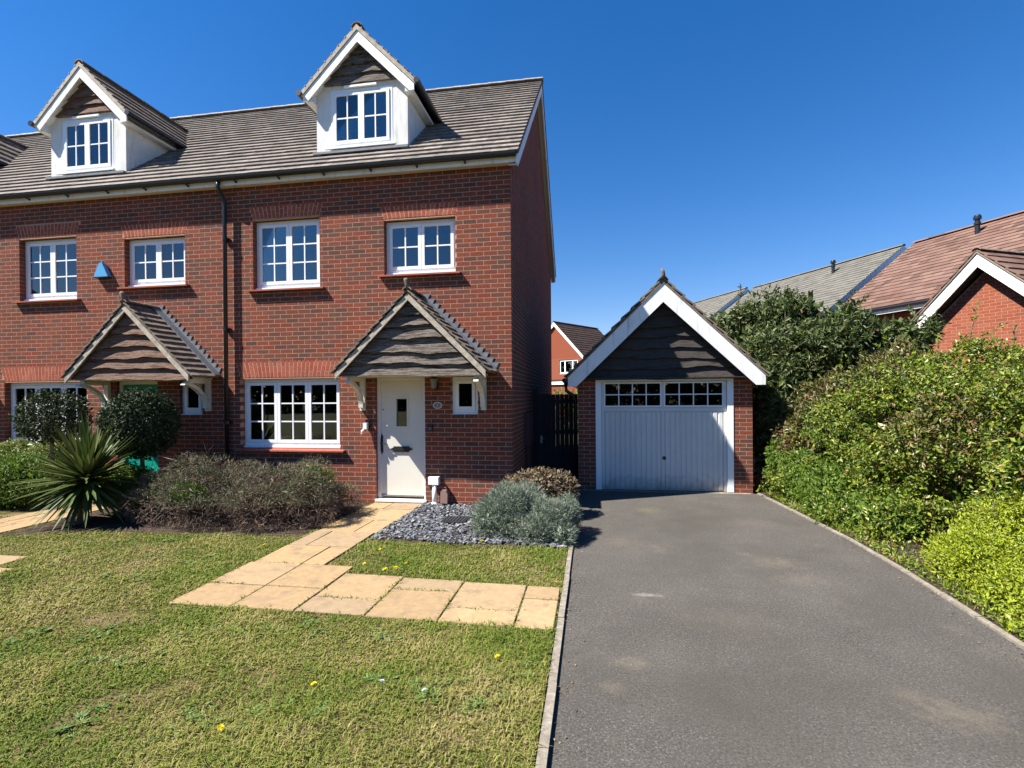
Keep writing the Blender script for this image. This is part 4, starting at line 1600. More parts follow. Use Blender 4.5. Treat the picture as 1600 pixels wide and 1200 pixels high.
# --- right-hand border, back to front
TBIG = [((4.95, 3.0, 2.55), (.95, 1.0, 1.25)), ((5.75, 2.6, 2.35), (.95, .9, 1.15)), ((4.25, 3.9, 3.05), (.55, .7, .62)), ((5.25, 2.8, 3.35), (.55, .5, .48)),
       ((5.1, 2.4, 1.0), (.75, .7, 1.0)), ((6.6, 2.6, 2.5), (.75, .7, .62)), ((4.75, 2.2, 1.9), (.45, .5, .8)), ((4.62, 2.6, 1.0), (.36, .5, .95)), ((4.7, 4.2, 1.4), (.5, .6, 1.2)), ((6.9, 2.3, 2.72), (.55, .5, .45)), ((5.9, 2.2, 3.1), (.4, .4, .35)), ((4.5, 3.2, 3.35), (.35, .4, .35)), ((5.6, 1.9, 2.7), (.4, .4, .4))]
TB = roughen(TBIG, 6, 22, (.20, .42))
ts_ = shrub('tall_shrub', 'tall leafy dark green shrub behind the right side of the garage', 'shrub',
      TB,
      [('leaf_buddleia', 'foliage', 34000, .105, .26, dict(depth=.2, amt=.12, clump=.5, nclump=10, up=-.05, spread=.9, bulge=.12))], 21, base=(5.1, 2.8, 0), stem=(16, .025), fill=('leaf_buddleia', 7000, .17, TBIG))
rg = np.random.default_rng(79)
shoots(ts_, 80, [((c[0], c[1], c[2] + r[2] * .6), rg.normal(size=3) * .6 + np.array([0, -.2, 1.0]), rg.uniform(.2, .45)) for c, r in TB if c[2] > 2.9][:24], 'leaf_buddleia', .10)
bs = MB()
bs.tube([(4.32, 3.4, 3.3), (4.36, 3.35, 3.75), (4.40, 3.3, 4.05)], [.012, .009, .005], 5)
tw = thing('tall_shoot', 'single thin leafy shoot rising above the tall shrub against the sky', 'shoot', (4.32, 3.4, 3.2))
bs.build('stem', 'trunk', tw, off=(4.32, 3.4, 3.2))
rg = np.random.default_rng(3)
P = np.array([[4.33 + .07 * t, 3.4 - .1 * t, 3.55 + .5 * t] for t in rg.random(42)]) - np.array([4.32, 3.4, 3.2])
V, F = leaf_mesh(P, rg.normal(size=(42, 3)) + np.array([0, 0, .2]), rg.normal(size=(42, 3)), .06 + .06 * rg.random(42), .022 + .01 * rg.random(42))
o = link('foliage', npmesh('foliage', V, F, 'leaf_buddleia'), tw)
o['kind'] = 'stuff'
HB = mass(5, 150, (4.6, 8.8), (-2.3, 1.3), hedge_h, rad=(.18, .48))
HBIG = [((6.35, .5, 1.1), (1.35, 1.4, 1.1)), ((5.7, -.15, .8), (.85, 1.1, .8)), ((7.6, .2, 1.2), (1.2, 1.3, 1.08)), ((6.3, -1.0, .75), (.9, .8, .8)), ((8.6, -.6, 1.2), (1.3, 1.3, 1.05)), ((7.3, -1.5, .85), (1.0, .8, .75))]
hs_ = shrub('hedge_shrub', 'wide yellow-green hedge shrub with small glossy leaves right of the drive', 'shrub',
      HB,
      [('leaf_pyracantha', 'foliage', 80000, .052, .50, dict(depth=.17, amt=.12, clump=.6, nclump=12, up=.15, bulge=.16, nup=.6)),
       ('leaf_photinia', 'bronze_foliage', 9000, .062, .42, dict(depth=.17, amt=.10, up=.25, only=[2, 9, 17, 23, 31, 38, 44, 52, 61, 67, 75, 83, 90, 101, 110], scale=1.06)),
       ('leaf_bright', 'young_foliage', 8000, .05, .45, dict(depth=.17, amt=.10, up=.3, only=[4, 12, 20, 29, 36, 47, 55, 63, 72, 80, 95, 104, 115], scale=1.06))], 22, base=(6.3, 0, 0), stem=(20, .02), fill=('leaf_pyracantha', 4500, .13, HBIG))
rg = np.random.default_rng(77)
shoots(hs_, 78, [((c[0], c[1], c[2] + r[2] * .7), rg.normal(size=3) * .6 + np.array([-.25, -.35, .9]), rg.uniform(.25, .7)) for c, r in HB if c[2] > 1.3][:44] + [((6.9, -.6, 2.25), (.9, -.1, .45), 1.0), ((6.3, .2, 2.3), (.7, -.2, .5), .8)], 'leaf_pyracantha', .06)
shrub('hedge_shrub', 'bronze-green shrub between the tall shrub and the yellow-green hedge', 'shrub',
      [((5.55, 1.35, 1.15), (.85, .8, 1.0)), ((6.5, 1.6, 1.75), (.8, .7, .75)), ((5.0, 1.5, .8), (.55, .7, .75))],
      [('leaf_photinia', 'foliage', 17000, .075, .40, dict(depth=.12, amt=.08, clump=.8, nclump=60, up=.2, bulge=.11))], 23, base=(5.6, 1.4, 0), stem=(12, .02), fill=('leaf_photinia', 5000, .14))
shrub('low_shrub', 'bright green low shrub against the right corner of the garage', 'shrub',
      [((4.72, 1.05, .38), (.40, .75, .52)), ((4.78, .1, .30), (.42, .75, .42)), ((4.95, -.75, .22), (.42, .6, .33)), ((4.62, 1.65, .55), (.32, .4, .45))],
      [('leaf_bright', 'foliage', 15000, .055, .42, dict(depth=.22, amt=.09, clump=.5, up=.35))], 24, base=(4.75, .3, 0), stem=(10, .01), fill=('leaf_bright', 3000, .10))
shrub('mounded_shrub', 'lime green mounded honeysuckle shrub at the right edge of the drive', 'shrub',
      [((5.45, -2.65, .24), (.85, .78, .52)), ((6.2, -2.2, .27), (.95, .8, .58)), ((4.98, -2.55, .14), (.55, .55, .36)), ((5.25, -3.30, .14), (.68, .5, .36)), ((6.3, -3.0, .24), (.8, .7, .52)), ((4.82, -3.25, .05), (.42, .45, .24)), ((4.66, -3.75, -.0), (.36, .4, .15)), ((5.0, -3.9, .02), (.4, .35, .18)), ((5.0, -4.7, .1), (.6, .55, .35)), ((5.9, -4.2, .15), (.7, .7, .45))],
      [('leaf_lonicera', 'foliage', 96000, .031, .40, dict(mode='tangent', depth=.10, amt=.06, clump=.8, nclump=150, up=.25, spread=.8, bulge=.07, nup=1.1)),
       ('dead_wood', 'twigs', 1500, .13, .05, dict(mode='out', depth=.3, amt=.05, jitter=.6, scale=.9))], 25, base=(5.4, -2.8, 0), stem=(12, .012), fill=('leaf_lonicera', 9000, .07))
rg = np.random.default_rng(31)
# creeping weeds on the edge of the hedge bed
n = 2600
ys = rg.uniform(-4.4, 1.4, n)
xe = np.interp(ys, [p[1] for p in DR_R], [p[0] for p in DR_R])
P = np.stack([xe + .07 + np.abs(rg.normal(size=n)) * .16, ys, np.full(n, -.008) + rg.random(n) * .05], 1)
V, F = leaf_mesh(P, rg.normal(size=(n, 3)) + [0, 0, .5], rg.normal(size=(n, 3)) + [0, 0, 1], .03 + .05 * rg.random(n), .008 + .016 * rg.random(n))
o = link('creeping_weeds', npmesh('creeping_weeds', V, F, 'leaf_pyracantha'))
o['kind'] = 'stuff'
tag(o, 'straggling weeds along the hedge side edge of the drive', 'weeds')

n = 420
ys = rg.uniform(-6, 1.4, n)
xe = np.where(rg.random(n) < .45, 1.05 + np.abs(rg.normal(size=n)) * .05, np.interp(ys, [p[1] for p in DR_R], [p[0] for p in DR_R]) - np.abs(rg.normal(size=n)) * .10)
P = np.stack([xe, ys, np.full(n, -.011) + .004 * rg.random(n)], 1)
V, F = leaf_mesh(P, rg.normal(size=(n, 3)) * [1, 1, .15], np.tile([0, 0, 1.0], (n, 1)) + rg.normal(size=(n, 3)) * .3, .012 + .022 * rg.random(n), .006 + .010 * rg.random(n))
o = link('leaf_litter', npmesh('leaf_litter', V, F, 'leaf_brown'))
o['kind'] = 'stuff'
tag(o, 'dry leaf litter and crumbs along both edges of the drive', 'litter')

# --- house front
shrub('santolina', 'grey-green cotton lavender mound beside the slate chippings', 'shrub',
      [((.18, -1.42, .24), (.38, .40, .34)), ((.02, -1.62, .18), (.26, .26, .26)), ((.38, -1.15, .25), (.26, .28, .34)), ((.10, -1.25, .38), (.2, .22, .22)), ((.30, -1.55, .40), (.17, .18, .19)), ((-.1, -1.4, .2), (.18, .2, .2)), ((.25, -1.75, .14), (.2, .16, .16))],
      [('leaf_santolina', 'foliage', 17000, .062, .10, dict(mode='out', depth=.16, amt=.06, clump=.5, up=.5, jitter=.45)),
       ('dead_wood', 'twigs', 500, .11, .06, dict(mode='out', depth=.3, up=.1, scale=.85))], 41, base=(.18, -1.4, 0), stem=(8, .008), fill=('leaf_santolina', 2500, .06))
shrub('santolina', 'grey-green cotton lavender mound overhanging the drive edging', 'shrub',
      [((.74, -1.62, .19), (.31, .35, .27)), ((.90, -1.38, .22), (.2, .26, .25)), ((.60, -1.86, .13), (.22, .2, .18)), ((.86, -1.75, .27), (.17, .18, .17)), ((.62, -1.50, .30), (.16, .17, .17)), ((.93, -1.92, .12), (.14, .14, .13))],
      [('leaf_santolina', 'foliage', 12000, .06, .10, dict(mode='out', depth=.16, amt=.06, clump=.5, up=.5, jitter=.45)),
       ('dead_wood', 'twigs', 400, .10, .06, dict(mode='out', depth=.3, up=.1, scale=.85))], 42, base=(.74, -1.6, 0), stem=(8, .008), fill=('leaf_santolina', 2000, .06))
shrub('brown_shrub', 'brown-leaved shrub behind the grey cotton lavender, by the side gate', 'shrub',
      [((.50, -.55, .38), (.50, .42, .36)), ((.80, -.45, .34), (.26, .35, .32)), ((.18, -.5, .33), (.25, .3, .28))],
      [('leaf_brown', 'foliage', 9000, .042, .5, dict(depth=.2, amt=.07, clump=.4, up=.3))], 43, base=(.5, -.5, 0), stem=(10, .01), fill=('leaf_brown', 1500, .08))
def lav_h(x, y):
    u = ((x + 3.95) / 1.72) ** 2 + ((y + 1.12) / .92) ** 2
    return 0 if u > 1 else .77 * (1 - u ** 3) ** .5 * (1 + .07 * math.sin(4 * x) + .06 * math.sin(7 * x + 3 * y))


LB = mass(9, 70, (-5.7, -2.2), (-2.05, -.2), lav_h, rad=(.2, .34), side=.35)
for x_ in np.linspace(-5.45, -2.5, 15):
    yy_ = math.sqrt(max(0, 1 - ((x_ + 3.95) / 1.72) ** 2))
    LB.append(((x_, -1.10 - .72 * yy_, .20), (.25, .22, .24)))
LBIG = [((-4.35, -1.15, .28), (.95, .68, .34)), ((-3.35, -1.15, .28), (.80, .68, .34)), ((-2.88, -.85, .24), (.52, .52, .28)), ((-4.95, -1.05, .22), (.60, .52, .28))]
shrub('lavender_shrub', 'large sprawling grey-brown shrub with dead woody stems under the window', 'shrub',
      LB,
      [('leaf_rosemary', 'foliage', 36000, .05, .18, dict(mode='out', depth=.18, amt=.10, up=.35, jitter=.7, zmin=.33)),
       ('dead_wood', 'twigs', 30000, .085, .07, dict(mode='out', depth=.20, amt=.07, up=-.25, jitter=.75, scale=.97)),
       ('dead_wood', 'long_twigs', 500, .24, .03, dict(mode='tangent', depth=.06, amt=.07, up=.1, zmin=.3))], 44, base=(-3.9, -1.1, 0), stem=(24, .012), fill=('dead_wood', 16000, .11, LBIG))
for (lb_, c, r, nn, sd) in (('clump of bright green leaves growing through the left of the grey-brown shrub', (-4.28, -1.80, .46), (.26, .12, .15), 1000, 45),
                            ('clump of yellow-green leaves at the right end of the grey-brown shrub', (-2.72, -1.15, .62), (.26, .16, .16), 700, 46)):
    shrub('green_growth', lb_, 'plant', [(c, r)], [('leaf_bright', 'foliage', nn, .042, .5, dict(depth=.3, amt=.1, clump=.5, up=.4))], sd, base=(c[0], c[1], 0), stem=(4, .005))
for (lb_, cx, cz_, rr, n, sd) in (('dense dark green clipped ball bush in front of the teal door', -5.90, 1.38, (.55, .52, .57), 13000, 51),
                                  ('thinner dark green ball bush in front of the left ground-floor window', -7.62, 1.48, (.55, .46, .44), 5200, 52)):
    shrub('topiary_ball', lb_, 'topiary', [((cx, -.9, cz_), rr)],
          [('leaf_dark', 'foliage', n, .05, .5, dict(depth=.20, amt=.03, clump=.25, up=.2))], sd, base=(cx, -.9, 0), stem=(0, .01), group='clipped ball bushes')
    m = MB().tube([(cx, -.9, 0), (cx + .02, -.9, .5), (cx - .01, -.9, cz_ - .3), (cx, -.9, cz_)], [.035, .03, .03, .02], 8)
    rt = [o_ for o_ in bpy.data.objects if o_.name.startswith('topiary_ball') and abs(o_.location.x - cx) < .01][0]
    m.build('trunk', 'trunk', rt, off=(cx, -.9, 0))
    rg = np.random.default_rng(sd)
    stems(rg, (0, 0, cz_ - .35), [((0, 0, cz_), rr)], 10, .012).build('branches', 'trunk', rt)
shrub('bright_hedge', 'bright green rounded shrub left of the slab path', 'shrub',
      [((-8.15, -.95, .42), (.75, .55, .48)), ((-8.9, -.8, .45), (.7, .6, .5))],
      [('leaf_bright', 'foliage', 15000, .04, .5, dict(depth=.14, amt=.05, clump=.6, up=.3, bulge=.06))], 53, base=(-8.2, -.9, 0), stem=(8, .01), fill=('leaf_bright', 3000, .09))
shrub('pale_shrub', 'pale yellow-green leafy shrub below the left ground-floor window', 'shrub',
      [((-8.1, -.4, .72), (.75, .33, .36)), ((-9.0, -.4, .7), (.6, .33, .36))],
      [('leaf_lime', 'foliage', 7000, .05, .5, dict(depth=.2, amt=.06, clump=.4, up=.3))], 54, base=(-8.3, -.4, 0), stem=(8, .01), fill=('leaf_lime', 2500, .10))
shrub('door_shrub', 'small green shrub at the foot of the dense ball bush', 'shrub',
      [((-6.0, -1.0, .36), (.42, .38, .36)), ((-5.6, -.75, .3), (.36, .36, .3))],
      [('leaf_bright', 'foliage', 7000, .042, .5, dict(depth=.2, amt=.06, clump=.4, up=.3))], 55, base=(-6.0, -1.0, 0), stem=(6, .01), fill=('leaf_bright', 1500, .09))

# --- spiky palm
co = thing('spiky_palm', 'spiky green cabbage palm with long pointed leaves beside the left path', 'palm', (-5.98, -1.78, 0))
MB().tube([(0, 0, 0), (.01, 0, .3), (.05, .02, .62)], [.075, .065, .05], 10).build('trunk', 'trunk', co)
rg = np.random.default_rng(60)
for i in range(270):
    t = (i + .5) / 270
    el = math.radians(84 - 126 * t + rg.normal() * 7)
    az = i * 2.39996 + rg.normal() * .15
    d = np.array([math.cos(az) * math.cos(el), math.sin(az) * math.cos(el), math.sin(el)])
    Ln = (.62 + .32 * rg.random()) * (1.0 if t < .75 else .92)
    wd = .064 + .018 * rg.random()
    side = np.cross(d, [0, 0, 1])
    side /= np.linalg.norm(side) + 1e-9
    p = np.array([.05, .02, .66]) + d * .03 - np.array([0, 0, .12 * t])
    vs = []
    nseg = 7
    sag = (.04 + .16 * rg.random()) * math.cos(el) * (.4 + 1.0 * t)
    for k in range(nseg + 1):
        s = k / nseg
        c = p + d * Ln * s - np.array([0, 0, 1]) * sag * s * s * Ln
        w_ = wd * (.55 + 1.2 * s if s < .35 else (1 - s) ** .75 * 1.30) * .5
        nn_ = np.cross(side, d)
        vs += [c + side * w_ + nn_ * w_ * .35, c, c - side * w_ + nn_ * w_ * .35]
    fs = []
    for k in range(nseg):
        a = 3 * k
        fs += [(a, a + 1, a + 4, a + 3), (a + 1, a + 2, a + 5, a + 4)]
    MB().raw(vs, fs).build('leaf', 'cordyline', co, smooth=True)

# ================================================================== LAWN GRASS
def in_poly(x, y, poly):
    inside = np.zeros(len(x), bool)
    j = len(poly) - 1
    for i in range(len(poly)):
        xi, yi = poly[i]
        xj, yj = poly[j]
        c = ((yi > y) != (yj > y)) & (x < (xj - xi) * (y - yi) / (yj - yi + 1e-12) + xi)
        inside ^= c
        j = i
    return inside


rg = np.random.default_rng(70)
N0 = 620000
gx = rg.uniform(-8.5, .975, N0)
gy = rg.uniform(-6.4, -1.6, N0)
dist = np.hypot(gx - CAM[0], gy - CAM[1])
keep = rg.random(N0) < np.clip((3.6 / dist) ** 1.5, .10, 1)
for (a, b, c, d) in SLABS + SL2:
    e = .032 * rg.random(N0) ** 2
    keep &= ~((gx > a + e) & (gx < b - e) & (gy > c + e) & (gy < d - e))
bed = [(-6.45, -2.55), (-5.2, -2.12), (-4.0, -2.16), (-2.42, -2.02), (-2.42, 1), (-6.45, 1)]
keep &= ~in_poly(gx + rg.normal(size=N0) * .03, gy + rg.normal(size=N0) * .03, bed)
keep &= ~((gx > -1.48) & (gy > -2.08 - .05 * np.sin(gx * 5) + rg.normal(size=N0) * .03))
keep &= ~((gx > -2.36) & (gx < -1.5) & (gy > -3.0))
# in front of the camera only
dd = np.stack([gx, gy, np.zeros(N0)], 1) - CAM
Z = dd @ CW
px = 800 + FPX * (dd @ CR) / np.maximum(Z, .1)
keep &= (Z > .5) & (px > -120) & (px < 1720)
# bare, worn patches thin the sward
wear = np.sin(gx * 2.3 + 1.7 * np.sin(gy * 1.9)) * np.sin(gy * 2.9 + 1.3 * np.sin(gx * 1.3 + 2))
keep &= rg.random(N0) < np.clip(.95 - .40 * (wear > .45), 0, 1)
for (wx_, wy_, wr_) in [(-1.25, -5.25, .16), (-1.5, -5.45, .22), (-.9, -5.0, .10), (-2.0, -4.9, .14), (.45, -5.15, .12), (-.1, -5.45, .15), (.2, -4.35, .13), (-3.0, -3.9, .2), (-2.6, -4.4, .16), (-4.2, -3.2, .2), (.7, -2.75, .14), (-.3, -2.6, .16)]:
    dd_ = np.hypot((gx - wx_) * .8, gy - wy_) + rg.normal(size=N0) * .03
    keep &= ~((dd_ < wr_) & (rg.random(N0) < .5))
gx, gy = gx[keep], gy[keep]
n = len(gx)
# gather the blades into tufts
cell = .028
ix, iy = np.floor(gx / cell), np.floor(gy / cell)
hs1 = np.modf(np.abs(np.sin(ix * 12.9898 + iy * 78.233) * 43758.5453))[0]
hs2 = np.modf(np.abs(np.sin(ix * 39.346 + iy * 11.135) * 24634.6345))[0]
tx, ty = (ix + .15 + .7 * hs1) * cell, (iy + .15 + .7 * hs2) * cell
pull = .25 + .45 * rg.random(n)
gx, gy = gx + (tx - gx) * pull, gy + (ty - gy) * pull
tuft = .55 + .8 * np.modf(hs1 * 7.13 + hs2 * 3.7)[0]
hgt = tuft * (.015 + .026 * rg.random(n) ** 1.5) * (1 + .35 * np.sin(gx * 3.1) * np.sin(gy * 2.7 + 1)) * np.where(rg.random(n) < .03, 1.7, 1)
az = rg.uniform(0, 6.283, n)
lean = .5 + 1.0 * rg.random(n)
wd = (.0030 + .0034 * rg.random(n)) * np.clip(np.hypot(gx - CAM[0], gy - CAM[1]) / 3.2, 1, 1.9)
B = np.stack([gx, gy, np.zeros(n)], 1)
dirh = np.stack([np.cos(az), np.sin(az), np.zeros(n)], 1)
side = np.stack([-np.sin(az), np.cos(az), np.zeros(n)], 1)
mid = B + dirh * (hgt * lean * .35)[:, None] + np.array([0, 0, 1]) * (hgt * .62)[:, None]
tip = B + dirh * (hgt * lean * 1.1)[:, None] + np.array([0, 0, 1]) * (hgt * (1.05 - .35 * lean))[:, None]
s2 = side * wd[:, None] / 2
V = np.stack([B - s2, B + s2, mid + s2 * .8, mid - s2 * .8, tip], 1).reshape(-1, 3)
b = np.arange(n)[:, None] * 5
F = np.concatenate([b + [0, 1, 2], b + [0, 2, 3], b + [3, 2, 4]], 1).reshape(-1, 3)
o = link('grass', npmesh('grass', V, F, 'grass'))
o['kind'] = 'stuff'
tag(o, 'short patchy green and straw coloured grass of the front lawn', 'grass')

# broad-leaved weeds in the lawn
rg = np.random.default_rng(71)
PW, DW = [], []
for (cx, cy) in [(-1.55, -4.45), (-1.35, -4.5), (-1.15, -4.4), (-.75, -4.42), (-1.75, -4.6), (-.35, -4.38), (-2.4, -4.7), (-.25, -5.25), (.25, -5.1), (-.55, -5.35), (-.1, -4.9), (-2.1, -5.0), (-3.2, -3.6), (-3.6, -3.0), (-2.9, -2.9), (.55, -4.75), (-4.3, -2.6), (-4.9, -2.7), (-3.9, -2.45)] + [(rg.uniform(-5, .9), rg.uniform(-5.6, -2.4)) for _ in range(46)]:
    if any(a - .1 < cx < b + .1 and c - .1 < cy < d + .1 for a, b, c, d in SLABS) or (cx > -1.5 and cy > -2.2):
        continue
    k = rg.integers(26, 60)
    a = rg.uniform(0, 6.28, k)
    ox_ = rg.normal(size=(5, 2)) * .055
    oi_ = rg.integers(0, 5, k)
    PW.append(np.stack([cx + ox_[oi_, 0] + np.cos(a) * .006, cy + ox_[oi_, 1] + np.sin(a) * .006, np.full(k, .012) + .008 * rg.random(k)], 1))
    DW.append(np.stack([np.cos(a), np.sin(a), .12 + .25 * rg.random(k)], 1))
PW, DW = np.concatenate(PW), np.concatenate(DW)
V, F = leaf_mesh(PW, DW, np.tile([0, 0, 1.0], (len(PW), 1)) + rg.normal(size=(len(PW), 3)) * .2, .02 + .032 * rg.random(len(PW)), .008 + .011 * rg.random(len(PW)), -.2)
o = link('lawn_weeds', npmesh('lawn_weeds', V, F, 'weed'))
o['kind'] = 'stuff'
tag(o, 'flat rosettes of broad leaved weeds scattered in the lawn', 'weeds')


# dandelions, one by one
def petal_mesh(r, n, mat):
    V, F = [], []
    rg_ = np.random.default_rng(5)
    for i in range(n):
        a = i * 2.39996
        f = (i + 1) / n
        el = math.radians(85 - 75 * f)
        d = np.array([math.cos(a) * math.cos(el), math.sin(a) * math.cos(el), math.sin(el) * .75])
        s = np.array([-math.sin(a), math.cos(a), 0]) * r * .10
        p = d * r * .15
        q = d * r * (.75 + .35 * f)
        b = len(V)
        V += [p, q + s, q - s]
        F.append((b, b + 1, b + 2))
    return npmesh('flower', V, F, mat)


FLOW = petal_mesh(.019, 70, 'petal')
CLOCK = petal_mesh(.025, 90, 'clock')


def dandelion(x, y, h, label, clock=False, sc=1.0):
    t = thing('dandelion', label, 'flower', (x, y, 0), random.uniform(0, 6), 'dandelions in the lawn')
    MB().tube([(0, 0, 0), (.004, .002, h * .6), (.006, 0, h)], .0022, 5).build('stem', 'stem_green', t)
    f = link('seed_head' if clock else 'flower_head', CLOCK if clock else FLOW, t)
    f.location = (.006, 0, h)
    f.scale = (sc, sc, sc)
    f.rotation_euler = (random.uniform(-.4, .4), random.uniform(-.4, .4), 0)


for (x_, y_, h_, lab_) in [(-.424, -5.084, .035, 'yellow dandelion alone in the middle of the front lawn'),
                           (-.699, -5.514, .03, 'yellow dandelion nearest the bottom of the picture'),
                           (.618, -4.598, .03, 'yellow dandelion in the lawn just below the paved strip near the drive'),
                           (-.02, -2.22, .09, 'tall yellow flower at the foot of the cotton lavender'),
                           (-1.10, -2.97, .03, 'yellow dandelion in the inner corner of the slab path'),
                           (-.80, -3.13, .04, 'largest of the yellow dandelions beside the paved strip'),
                           (-.74, -3.05, .03, 'yellow dandelion touching the largest one beside the paved strip'),
                           (-.68, -2.90, .03, 'yellow dandelion farthest from the paved strip in the small lawn'),
                           (-1.15, -2.48, .03, 'yellow dandelion in the small lawn close to the slate chippings'),
                           (-4.28, -2.46, .05, 'yellow dandelion at the lawn edge left of the grey-brown shrub'),
                           (-2.60, -2.50, .03, 'yellow dandelion beside the slab path below the grey-brown shrub'),
                           (.93, -3.22, .03, 'yellow dandelion where the paved strip meets the drive edging')]:
    dandelion(x_, y_, h_, lab_, sc=1.5 if 'tall' in lab_ or 'largest' in lab_ else 1.0)
dandelion(.004, -5.04, .06, 'round white dandelion clock in the front lawn', True)
dandelion(.28, -5.07, .05, 'small white dandelion clock right of the round one', True, .6)

# ================================================================== SLATE CHIPPINGS
rg = np.random.default_rng(80)
V, F = [], []
n = 5200
sx = rg.uniform(-1.48, .96, n)
sy = rg.uniform(-2.12, -.03, n)
k = 0
for x_, y_ in zip(sx, sy):
    if y_ < -2.08 + .05 * math.sin(x_ * 5) or (-.80 < x_ < -.50 and -1.24 < y_ < -.92):
        continue
    r = rg.uniform(.011, .030)
    a0 = rg.uniform(0, 6.28)
    m = 5
    tilt = rg.normal(size=2) * .24
    th = rg.uniform(.004, .009)
    z_ = .014 + rg.uniform(0, .022)
    el = rg.uniform(.5, 1.0)
    ring = []
    for i in range(m):
        a = a0 + i * 6.283 / m + rg.normal() * .2
        rr = r * rg.uniform(.7, 1.15)
        u, v_ = rr * math.cos(a), rr * math.sin(a) * el
        ca, sa = math.cos(a0), math.sin(a0)
        xx, yy = u * ca - v_ * sa, u * sa + v_ * ca
        ring.append((x_ + xx, y_ + yy, z_ + xx * tilt[0] + yy * tilt[1]))
    b = len(V)
    V += [(p[0], p[1], p[2] + th) for p in ring] + [(p[0], p[1], p[2] - th * .5) for p in ring]
    F += [(b, b + 1, b + 2), (b, b + 2, b + 3), (b, b + 3, b + 4)]
    for i in range(m):
        j = (i + 1) % m
        F += [(b + m + i, b + m + j, b + j), (b + m + i, b + j, b + i)]
o = link('slate_chippings', npmesh('slate_chippings', V, F, 'slate_chip'))
o['kind'] = 'stuff'
tag(o, 'grey slate chippings spread beside the front path', 'chippings')
gr = thing('drain_cover', 'dark rectangular drain cover lying in the slate chippings', 'drain cover', (-.65, -1.08, .03))
MB().box(-.17, .17, -.15, .15, 0, .02).build('plate', 'grate', gr)
for i in range(7):
    part_box('rib', gr, 'grate', -.155 + i * .046, -.13 + i * .046, -.13, .13, .02, .028)

# ================================================================== HOUSES BEHIND
def gable_roof_house(name, label, loc, rz, X0, X1, ye, ze, yr, zr, tile, tw, gauge, lim, wallmat='brick_orange', flue=None):
    """ridge along local x, tiled slope facing local -y"""
    root = thing(name, label, 'house', (*loc, 0), math.radians(rz))
    yb = 2 * yr - ye
    w = MB()
    w.prism([(ye + .35, -.1), (yb - .35, -.1), (yb - .35, ze + .15), (yr, zr - .15), (ye + .35, ze + .15)], 'x', X0 + .12, X1 - .12)
    w.build('wall', wallmat, root)
    L = math.hypot(yr - ye, zr - ze)
    it = tile_items((X0, ye, ze), (1, 0, 0), (0, yr - ye, zr - ze), X1 - X0, L, tw, gauge, th=.02, lift=.012)
    pieces('roof_tile', root, it, tile, lim)
    MB().prism([(ye, ze), (yr, zr), (yb, ze), (yb, ze - .06), (yr, zr - .06), (ye, ze - .06)], 'x', X0 + .01, X1 - .01).build('roof_deck', tile, root)
    MB().box(X0 + .02, X1 - .02, ye - .01, ye + .02, ze - .22, ze - .01).build('fascia', 'white_paint', root)
    MB().tube([(X0, ye - .07, ze - .05), (X1, ye - .07, ze - .05)], .055, 8).build('gutter', 'black_plastic', root)
    ridge_tiles(root, (X0, yr, zr + .05), (X1, yr, zr + .05), tile, .12, .6)
    for xx in (X0, X1):
        b = MB()
        s = -1 if xx == X0 else 1
        xa, xb = sorted((xx, xx - s * .03))
        for sg in (-1, 1):
            e_ = ye if sg < 0 else yb
            b.prism([(yr, zr + .03), (e_, ze + .03), (e_, ze - .22), (yr, zr - .24)], 'x', xa, xb)
        b2 = b.build('barge_board', 'white_paint', root)
    if flue:
        fx_, fy_ = flue
        fz = ze + (zr - ze) * (fy_ - ye) / (yr - ye)
        MB().lathe((fx_, fy_, fz), [(.075, -.1), (.075, .32), (.10, .33), (.10, .40), (.075, .41), (.075, .50), (.115, .51), (.115, .60), (.08, .66), (0.0, .68)], 14).build('flue', 'black_plastic', root, smooth=False)
    return root


gable_roof_house('tiled_house', 'house with broad pink tiled roof and black flue at the right edge', (10.65, 13.0), -65, .2, 12, -.7, 4.65, 3.6, 7.7, 'pink_tile', .33, .27, 300, flue=(2.75, 2.96))
gable_roof_house('tiled_house', 'house with grey tiled roof and black flue left of the pink roof', (11.03, 15.47), -65, -8.6, .45, -.4, 5.06, 4.2, 8.3, 'grey_tile', .33, .27, 200, flue=(-2.29, 3.31))
gable_roof_house('tiled_house', 'farthest grey tiled roof just showing over the garage verge', (6.63, 23.87), -65, -8, .55, -.4, 4.96, 4.4, 8.35, 'grey_tile', .33, .30, 100)

rgar = thing('brick_garage', 'orange brick gabled garage with white barge boards beyond the right hedge', 'garage', (10.0, 5.1, 0), math.radians(-65))
hw, ape, zE = 2.3, 4.98, 2.55
w = MB()
w.prism([(-hw, -.1), (hw, -.1), (hw, zE - .1), (0.05, ape - .42), (-.05, ape - .42), (-hw, zE - .1)], 'y', .3016, .5)
w.box(-hw, -hw + .25, .5, 6, -.1, zE - .1).box(hw - .25, hw, .5, 6, -.1, zE - .1).box(-hw + .25, hw - .25, 5.75, 6, -.1, zE - .1)
w.build('wall', 'mortar_orange', rgar)
items = []
for (p, q, zc) in brick_rows(-hw, hw, 1.2, ape - .5, [lambda z: [(-9, -(ape - .42 - z)), ((ape - .42 - z), 9)]]):
    items.append((((p + q) / 2, .35 + random.uniform(-.0003, .0001), zc), None, (q - p, .1, .065)))
for (p, q, zc) in brick_rows(-hw, hw, -.03, 1.2, []):
    items.append((((p + q) / 2, .35, zc), None, (q - p, .1, .065), .01))
pieces('brick', rgar, items, 'brick_orange', 300)
